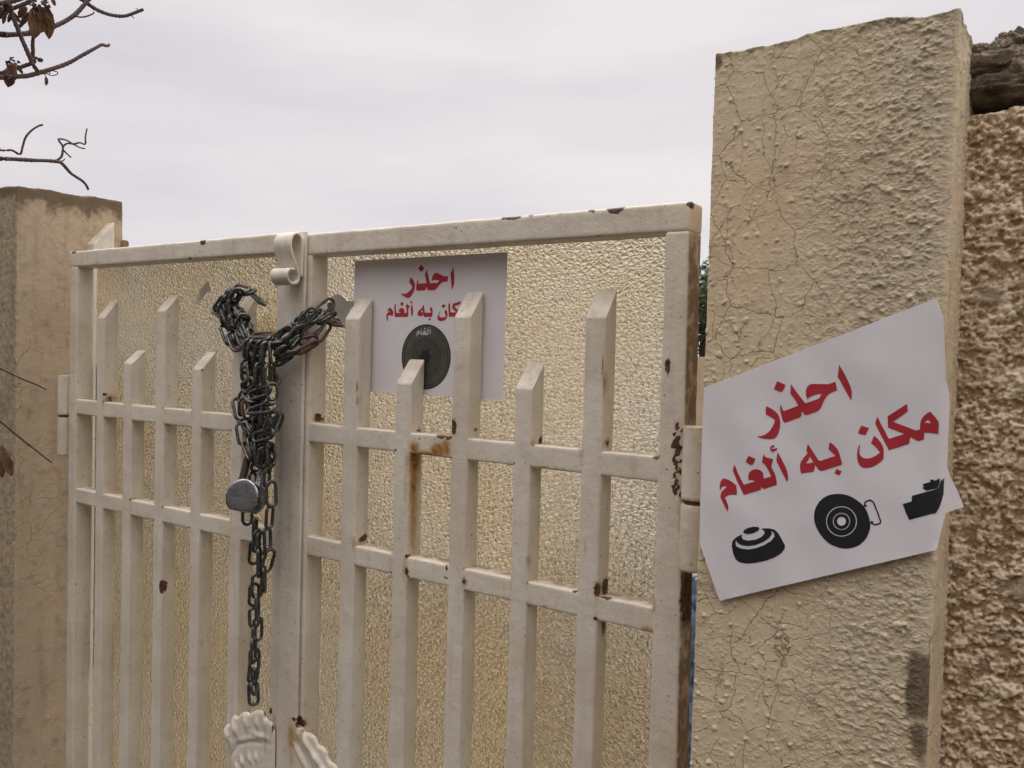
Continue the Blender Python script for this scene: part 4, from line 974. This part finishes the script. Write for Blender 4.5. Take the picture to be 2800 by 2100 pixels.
# the jumble of links inside the knot that cannot be told apart
rn = random.Random(11); made = []
for i in range(64):
    t = rn.random(); cy_ = 935+t*330; cx_ = float(np.interp(cy_, [935, 1010, 1080, 1150, 1270], [705, 700, 700, 712, 722]))+rn.uniform(-22, 22)*(1-.35*t)
    an = math.radians(rn.gauss(90, 22)); l = rn.uniform(26, 34); off = rn.uniform(-.002, .014)
    a = (cx_-math.cos(an)*l, cy_-math.sin(an)*l); b = (cx_+math.cos(an)*l, cy_+math.sin(an)*l)
    made.append(make_link(onY(*a, chain_y(cx_)+off), onY(*b, chain_y(cx_)+off), rn.uniform(20, 85), rust=rn.choice([0, .1, .3, .8])))
for (xa, ya_, xb, yb_, sp_, n_) in ((634, 800, 618, 850, 12, 7), (610, 850, 690, 962, 15, 11), (640, 820, 700, 950, 8, 4), (735, 955, 840, 870, 12, 8), (850, 862, 900, 845, 12, 2)):
    for i in range(n_):
        t = rn.random(); cx_ = xa+(xb-xa)*t+rn.uniform(-sp_, sp_); cy_ = ya_+(yb_-ya_)*t+rn.uniform(-sp_, sp_)*.6
        an = math.atan2(yb_-ya_, xb-xa)+rn.gauss(0, .28); l = rn.uniform(25, 32)
        a = (cx_-math.cos(an)*l, cy_-math.sin(an)*l); b = (cx_+math.cos(an)*l, cy_+math.sin(an)*l); off = rn.uniform(-.002, .005)
        made.append(make_link(onY(*a, chain_y(a[0])+off), onY(*b, chain_y(b[0])+off), rn.uniform(15, 85), rust=rn.choice([0, 0, .1, .4])))
bm = bmesh.new()
for o_ in made: bm.from_mesh(o_.data)
me = bpy.data.meshes.new('knot_links'); bm.to_mesh(me); bm.free()
for o_ in made: bpy.data.objects.remove(o_)
link('knot_links', me, CHAIN, CH)['kind'] = 'stuff'
# ------------------------------------------------------------------ padlock
def padlock():
    mid = onY(561+.18083*548, 1150+.18083*1140, -.080)
    v_ = CAM-mid; v_ /= np.linalg.norm(v_); r_ = np.cross([0, 0, 1.], v_); r_ /= np.linalg.norm(r_); u_ = np.cross(v_, r_)
    # turn the face to the viewer's left and a little up
    ay, ap = math.radians(27), math.radians(9)
    n_ = v_*math.cos(ay)-r_*math.sin(ay); r2 = r_*math.cos(ay)+v_*math.sin(ay)
    n3 = n_*math.cos(ap)+u_*math.sin(ap); u3 = u_*math.cos(ap)-n_*math.sin(ap)
    az = math.radians(9); R3 = r2*math.cos(az)-u3*math.sin(az); U3 = u3*math.cos(az)+r2*math.sin(az)
    M = Matrix([[R3[0], U3[0], n3[0], mid[0]], [R3[1], U3[1], n3[1], mid[1]], [R3[2], U3[2], n3[2], mid[2]], [0, 0, 0, 1]])
    root = thing('padlock', mid, 'round scratched steel padlock with a thick shackle hanging in the chain', 'padlock')
    R_ = .0285; T_ = .034
    # body outline: circle cut flat at the bottom, corners softened
    out_ = []
    for i in range(96):
        a = 2*math.pi*i/96; x = R_*math.cos(a); y = R_*math.sin(a); y = max(y, -.0225-.0015*(1-abs(x)/R_)); out_.append((x, y))
    O = np.array(out_); rows = []
    for dz, sc in ((0, .02), (0, .5), (0, .86), (-.0002, .955), (-.0012, .985), (-.003, 1.), (-.012, 1.), (-.022, 1.), (-T_+.003, 1.), (-T_+.001, .985), (-T_, .95), (-T_, .5), (-T_, .02)):
        rows.append(np.concatenate([O*sc, np.full((96, 1), dz)], 1))
    V = np.concatenate(rows); n = len(rows); idx = np.arange(n*96).reshape(n, 96)
    Fq = np.stack([idx[:-1], np.roll(idx[:-1], -1, 1), np.roll(idx[1:], -1, 1), idx[1:]], -1).reshape(-1, 4)
    W = np.array([tuple(M @ Vector(p)) for p in V])
    mm, nn, p, o_ = newmat('scratched_steel'); g = G(nn); P = g.pos()
    k = g.noise(P, 90, 5, .7); k2 = g.noise(g.pos((900, 900, 120)), 1, 3, .6)
    nn.links.new(g.mix(g.ramp(k, .42, .66), c(.36, .37, .40), c(.13, .12, .11)), p.inputs['Base Color']); p.inputs['Metallic'].default_value = 1.
    nn.links.new(g.ramp(k, .3, .7, .20, .42), p.inputs['Roughness']); nn.links.new(g.bump(g.math('ADD', k2, k), .25, .0005), p.inputs['Normal'])
    body = link('body', fixn(mesh('body', W, Fq, True)), mm, root)
    def loc(pts, h): return np.array([tuple(M @ Vector((a, b, h))) for a, b in pts])
    dk = mat_simple('dark_mark', (.05, .045, .045), .6, .2, 100)
    def decal(name, pts, h, mat): 
        A = loc(pts, h); return link(name, fixn(mesh(name, A, [tuple(range(len(A)))], False)), mat, body)
    decal('rivet_mark', ell(.0075, .008, .0016, .0018, 16), .0002, dk)
    # worn, unreadable stamping: two lines of short strokes as in the photo
    EN = mat_simple('stamped_mark', (.17, .165, .17), .5, .2, 200)
    rnd = random.Random(4)
    st = []
    x = -.0155
    while x < .0060:
        wd = rnd.uniform(.0009, .0018); st.append((x, -.0055-rnd.uniform(0, .0006), wd*.5, rnd.uniform(.0022, .0032))); x += wd+.0006
    x = -.012
    while x < .004:
        wd = rnd.uniform(.0009, .0018); st.append((x, -.0125, wd*.45, rnd.uniform(.0014, .0022))); x += wd+.0010
    V = []; Fs = []
    for a, b, w_, h_ in st:
        k = len(V); V += [tuple(q) for q in loc([(a, b-h_/2), (a+w_, b-h_/2), (a+w_*1.2, b+h_/2), (a+w_*.2, b+h_/2)], .0002)]; Fs.append((k, k+1, k+2, k+3))
    link('stamping', fixn(mesh('stamping', np.array(V), Fs, False)), EN, body)
    # keyway on the flat bottom
    kb = [(-.004, -.010), (.006, -.012), (.009, -.016), (.006, -.020), (-.001, -.018), (-.005, -.014)]
    A = np.array([tuple(M @ Vector((a, -.0243, b))) for a, b in kb]); link('keyway', mesh('keyway', A, [tuple(range(6))], False), BLACK, body)
    # shackle
    sh = []; sp = .0150; h0 = .018; h1 = .062
    for i in range(8): sh.append((-sp, h0+(h1-h0)*i/8, -T_*.55))
    for i in range(13): a = math.pi-math.pi*i/12; sh.append((sp*math.cos(a), h1+sp*math.sin(a), -T_*.55))
    for i in range(1, 9): sh.append((sp, h1-(h1-h0)*i/8, -T_*.55))
    Cc = np.array([tuple(M @ Vector(q)) for q in sh]); Tg = np.gradient(Cc, axis=0); Tg /= np.linalg.norm(Tg, axis=1, keepdims=True)
    K = 20; V = []; rr = .0062
    for i in range(len(Cc)):
        b = np.cross(Tg[i], n3); b /= np.linalg.norm(b)
        for k in range(K): an = 2*math.pi*k/K; V.append(Cc[i]+rr*(math.cos(an)*n3+math.sin(an)*b))
    n = len(Cc); idx = np.arange(n*K).reshape(n, K)
    Fq = np.stack([idx[:-1], np.roll(idx[:-1], -1, 1), np.roll(idx[1:], -1, 1), idx[1:]], -1).reshape(-1, 4)
    mm2, nn, p, o_ = newmat('shackle_steel'); g = G(nn); P = g.pos()
    k = g.noise(g.pos((160, 160, 420)), 1, 5, .75); r_ = g.ramp(g.math('ADD', g.attr('rust'), g.math('MULTIPLY', g.math('SUBTRACT', k, .5), 1.6)), .4, .58)
    nn.links.new(g.mix(r_, c(.55, .55, .56), c(.06, .034, .026)), p.inputs['Base Color'])
    nn.links.new(g.ramp(r_, 0, 1, .95, .1), p.inputs['Metallic']); nn.links.new(g.ramp(r_, 0, 1, .22, .75), p.inputs['Roughness'])
    nn.links.new(g.bump(k, .4, .0008), p.inputs['Normal'])
    ru = np.repeat(np.interp(np.arange(n), [0, n*.5, n*.75, n-1], [.95, .9, .6, .3]), K)
    link('shackle', fixn(mesh('shackle', np.array(V), Fq, True, {'rust': ru})), mm2, root)
padlock()

# ------------------------------------------------------------------ bare tree at the left, its twigs reaching into view
TR = thing('tree', (-3.0, -.35, 0), 'bare tree with brown dangling dead leaves at the far left', 'tree')
def limb(pts, r0, r1, name, knob=.25):
    P = [Vector([float(c_) for c_ in p]) for p in pts]; Q = []
    for i in range(len(P)-1):
        p0 = P[max(i-1, 0)]; p1 = P[i]; p2 = P[i+1]; p3 = P[min(i+2, len(P)-1)]
        for k in range(5):
            t = k/5; Q.append(.5*((2*p1)+(p2-p0)*t+(2*p0-5*p1+4*p2-p3)*t*t+(3*p1-p0-3*p2+p3)*t**3))
    Q.append(P[-1]); Cc = np.array([tuple(q) for q in Q]); n = len(Cc)
    Tg = np.gradient(Cc, axis=0); Tg /= np.linalg.norm(Tg, axis=1, keepdims=True)
    up = np.array([.3, .9, .2]); K = 8; V = []
    s = np.linspace(0, 1, n)
    for i in range(n):
        b = np.cross(Tg[i], up); b /= np.linalg.norm(b); t = np.cross(b, Tg[i])
        r = (r0+(r1-r0)*s[i])*(1+knob*(abs(math.sin(i*1.7+r0*900))**6))
        for k in range(K): an = 2*math.pi*k/K; V.append(Cc[i]+r*(math.cos(an)*t+math.sin(an)*b))
    V.append(Cc[0]); V.append(Cc[-1])
    idx = np.arange(n*K).reshape(n, K)
    Fs = [tuple(f) for f in np.stack([idx[:-1], np.roll(idx[:-1], -1, 1), np.roll(idx[1:], -1, 1), idx[1:]], -1).reshape(-1, 4)]
    for k in range(K): Fs.append((n*K, idx[0][(k+1) % K], idx[0][k])); Fs.append((n*K+1, idx[-1][k], idx[-1][(k+1) % K]))
    return link(name, fixn(mesh(name, np.array(V), Fs, True)), BARK, TR)
s3 = 700/2212
def BR(pts, D0, D1, r0, r1, src=None, name='branch'):
    W = []
    n = len(pts)
    for i, (x, y) in enumerate(pts): W.append(atD(x*s3, y*s3, D0+(D1-D0)*i/max(1, n-1)))
    if src is not None: W = [np.array(s__, float) for s__ in src]+W
    return limb(W, r0, r1, name)
TK = np.array([-3.0, -.35, 0])
limb([TK, TK+[.02, .02, .7], TK+[-.03, .0, 1.4], TK+[.05, .03, 2.1], TK+[.1, .05, 2.9]], .07, .025, 'trunk', .05)
def S_(px, py, D_): return atD(px*s3, py*s3, D_)
rt = lambda z: TK+np.array([.03, 0, z])
BR([(0, 297), (60, 300), (170, 295), (260, 285), (350, 262), (440, 235), (520, 205), (600, 160), (660, 115), (720, 50), (780, -20)], 2.35, 2.45, .0062, .0045, [rt(1.5), S_(-700, 420, 2.5), S_(-250, 300, 2.4)])
BR([(700, -10), (740, 20), (830, 80), (920, 118), (1000, 136), (1080, 138), (1160, 112), (1240, 80)], 2.45, 2.45, .0052, .0034, [rt(2.7), S_(-300, -600, 2.6), S_(400, -200, 2.5)])
BR([(650, 140), (700, 148), (750, 140), (805, 118), (810, 100)], 2.42, 2.42, .002, .0014, name='twig')
BR([(1170, 100), (1190, 85), (1172, 68)], 2.45, 2.45, .0012, .0008, name='twig'); BR([(1130, 125), (1150, 150), (1158, 158)], 2.45, 2.45, .0012, .0008, name='twig')
BR([(0, 668), (100, 662), (230, 656), (340, 628), (440, 598), (540, 565), (620, 530), (680, 495), (760, 450), (830, 412), (880, 387), (925, 398), (942, 386)], 2.3, 2.4, .0062, .003, [rt(1.3), S_(-700, 700, 2.5), S_(-300, 690, 2.35)])
BR([(0, 635), (60, 612), (150, 590), (220, 565), (275, 540), (285, 450), (282, 380), (290, 300)], 2.32, 2.32, .005, .0035, [rt(1.25), S_(-500, 720, 2.45)])
BR([(60, 20), (100, 120), (150, 240), (190, 340), (230, 430), (268, 520), (275, 560)], 2.3, 2.3, .0042, .0046, [rt(2.1), S_(-300, -200, 2.4)])
BR([(-50, 45), (30, 25), (120, 5), (200, -20)], 2.3, 2.3, .006, .005, [rt(1.8), S_(-500, 160, 2.4)])
BR([(-20, 150), (60, 95), (130, 65), (220, 30), (300, -10)], 2.34, 2.34, .005, .0045, [rt(1.7), S_(-500, 300, 2.4)])
BR([(0, 1370), (100, 1374), (200, 1380), (310, 1386), (400, 1388), (490, 1396), (530, 1408), (570, 1450), (610, 1495), (660, 1530), (710, 1562), (745, 1600), (762, 1637)], 2.25, 2.35, .0050, .0026, [rt(1.1), S_(-600, 1300, 2.4), S_(-200, 1360, 2.3)])
BR([(480, 1392), (530, 1355), (542, 1300), (540, 1260), (505, 1203), (570, 1210), (620, 1238), (690, 1275), (738, 1285)], 2.3, 2.3, .0026, .0014, name='twig')
BR([(540, 1270), (580, 1240), (640, 1243), (690, 1233), (736, 1245), (738, 1180), (752, 1110)], 2.3, 2.3, .0022, .0016, name='twig')
BR([(545, 1295), (580, 1330), (617, 1362)], 2.3, 2.3, .002, .0014, name='twig'); BR([(500, 1395), (540, 1390), (562, 1372)], 2.3, 2.3, .0018, .001, name='twig')
BR([(0, 1298), (100, 1298), (172, 1333), (195, 1270), (220, 1190), (270, 1130), (330, 1090), (372, 1078)], 2.3, 2.3, .0026, .002, [rt(1.15), S_(-400, 1260, 2.4)])
q9 = lambda x, y: (x/s3, y/s3)
BR([q9(-60, 985), q9(0, 1008), q9(60, 1036), q9(100, 1052), q9(127, 1066)], 1.9, 1.93, .0020, .0012, [rt(.9), S_(-700, 3000, 2.3)], 'twig')
BR([q9(-60, 1110), q9(0, 1152), q9(40, 1185), q9(90, 1225), q9(140, 1264)], 1.9, 1.93, .0022, .0014, [rt(.85), S_(-700, 3300, 2.3)], 'twig')
def leafm(base, tip, wd, D_, curl=.25, seed=0):
    b = atD(base[0]*s3, base[1]*s3, D_); t = atD(tip[0]*s3, tip[1]*s3, D_+.004); ax = t-b; Ln = np.linalg.norm(ax); ax /= Ln
    vd = CAM-b; vd /= np.linalg.norm(vd); s = np.cross(ax, vd); s /= np.linalg.norm(s); rn = random.Random(seed)
    a = math.radians(rn.uniform(-25, 25)); nn = np.cross(s, ax); s2 = s*math.cos(a)+nn*math.sin(a); n2 = np.cross(s2, ax)
    V = []; Fs = []; n = 9; W = wd*s3*2.35/F/2
    for i in range(n):
        q = i/(n-1); w_ = W*(math.sin(math.pi*min(1, q*.92+.06))**.75)*(1 if q < .97 else .1); bend = math.sin(q*math.pi)*curl*Ln*.2
        for k in (-1, -.5, 0, .5, 1): V.append(b+ax*Ln*q+s2*w_*k*(1+.12*math.sin(i*2.3+seed))+n2*(bend+abs(k)**1.5*w_*.6))
    for i in range(n-1):
        for k in range(4): Fs.append((i*5+k, i*5+k+1, i*5+k+6, i*5+k+5))
    o = link('leaf', mesh('leaf', np.array(V), Fs, True), LEAF, TR); md = o.modifiers.new('t', 'SOLIDIFY'); md.thickness = .0006; return o
LV = [((285,80),(290,342),85),((320,70),(305,300),60),((370,90),(425,340),80),((345,60),(410,300),60),((275,95),(165,245),34),((390,40),(465,225),40),((440,-20),(478,52),26),((230,60),(165,155),50),((60,80),(0,160),30),((50,100),(25,210),24),((95,110),(70,195),24),((100,95),(178,200),28),
      ((115,545),(68,755),80),((150,560),(198,640),24),((278,548),(342,628),28),((395,660),(398,742),24),((300,60),(250,200),40),((330,90),(350,260),50),((20,60),(-20,150),30)]
for i, (a, b, wd) in enumerate(LV): leafm(a, b, wd, 2.31+.004*(i % 3), seed=i)
leafm(q9(0, 1215), q9(33, 1302), 60, 1.92, seed=40); leafm(q9(-14, 1225), q9(8, 1305), 60, 1.93, seed=41)
BR([(395, 655), (385, 632), (425, 640), (440, 612), (495, 622), (490, 645), (440, 652), (415, 640)], 2.33, 2.33, .0012, .0009, name='twig')
# seed clusters: small knots of curled husks
def cluster(px, py, rad, n, seed):
    rn = random.Random(seed)
    for i in range(n):
        a = rn.uniform(0, 6.28); r = rad*rn.random()**.6; x = px+math.cos(a)*r; y = py+math.sin(a)*r*.7
        a2 = rn.uniform(0, 6.28); l = rn.uniform(.35, .8)*rad
        BR([(x, y), (x+math.cos(a2)*l*.5+5, y+math.sin(a2)*l*.5), (x+math.cos(a2)*l, y+math.sin(a2)*l+4)], 2.31+rn.uniform(-.01, .01), 2.31+rn.uniform(-.01, .01), rn.uniform(.002, .0042), .0012, name='seed_husk')
cluster(325, 515, 38, 10, 1); cluster(95, 545, 60, 9, 2); cluster(320, 60, 75, 14, 3); cluster(50, 50, 40, 6, 4); cluster(400, 30, 35, 4, 5)

# ------------------------------------------------------------------ things behind, seen only through the hinge gap and the broken panes
def bush():
    root = thing('yard_tree', (-.9, 6.6, 0), 'dark green tree glimpsed beyond the yard wall through the hinge gap', 'tree')
    rn = np.random.RandomState(3)
    base = onY(1936, 860, 6.6)
    n = 5200; d = rn.normal(size=(n, 3)); d /= np.linalg.norm(d, axis=1, keepdims=True); rad = rn.rand(n)**.4
    cl = rn.normal(size=(30, 3))*np.array([.55, .4, .22]); k = rn.randint(0, 30, n)
    C_ = np.array([base[0], 6.6, base[2]-.05])+cl[k]+d*rad[:, None]*.22
    t1 = rn.normal(size=(n, 3)); t1 /= np.linalg.norm(t1, axis=1, keepdims=True); t2 = np.cross(t1, d); t2 /= np.linalg.norm(t2, axis=1, keepdims=True)
    l = .045
    V = np.stack([C_-t1*l, C_+t2*l*.4, C_+t1*l, C_-t2*l*.4], 1).reshape(-1, 3); Fq = np.arange(n*4).reshape(n, 4)
    link('crown', mesh('crown', V, Fq, False), GREEN, root)
    bm = bmesh.new(); bmesh.ops.create_cone(bm, segments=14, radius1=.12, radius2=.06, depth=1.9, cap_ends=True, matrix=Matrix.Translation((base[0], 6.6, .95)))
    me = bpy.data.meshes.new('trunk'); bm.to_mesh(me); bm.free(); link('trunk', me, BARK, root)
bush()
def tarp():
    a = onY(1899, 1672, .9)
    xs = np.linspace(a[0]-.02, a[0]+.30, 60); zs = np.linspace(.25, onY(1899, 1575, .9)[2], 50); X, Z_ = np.meshgrid(xs, zs)
    Y = .9+.02*np.sin(X*60)+.01*np.sin(Z_*30+X*20)
    i = np.arange(X.size).reshape(X.shape)
    me = mesh('blue_tarpaulin', np.stack([X.ravel(), Y.ravel(), Z_.ravel()], 1), np.stack([i[:-1, :-1], i[:-1, 1:], i[1:, 1:], i[1:, :-1]], -1).reshape(-1, 4), True)
    o = link('blue_tarpaulin', me, BLUE); md = o.modifiers.new('t', 'SOLIDIFY'); md.thickness = .003
    tag(o, 'blue sheet just visible through the slit below the right hinge', 'tarpaulin')
tarp()
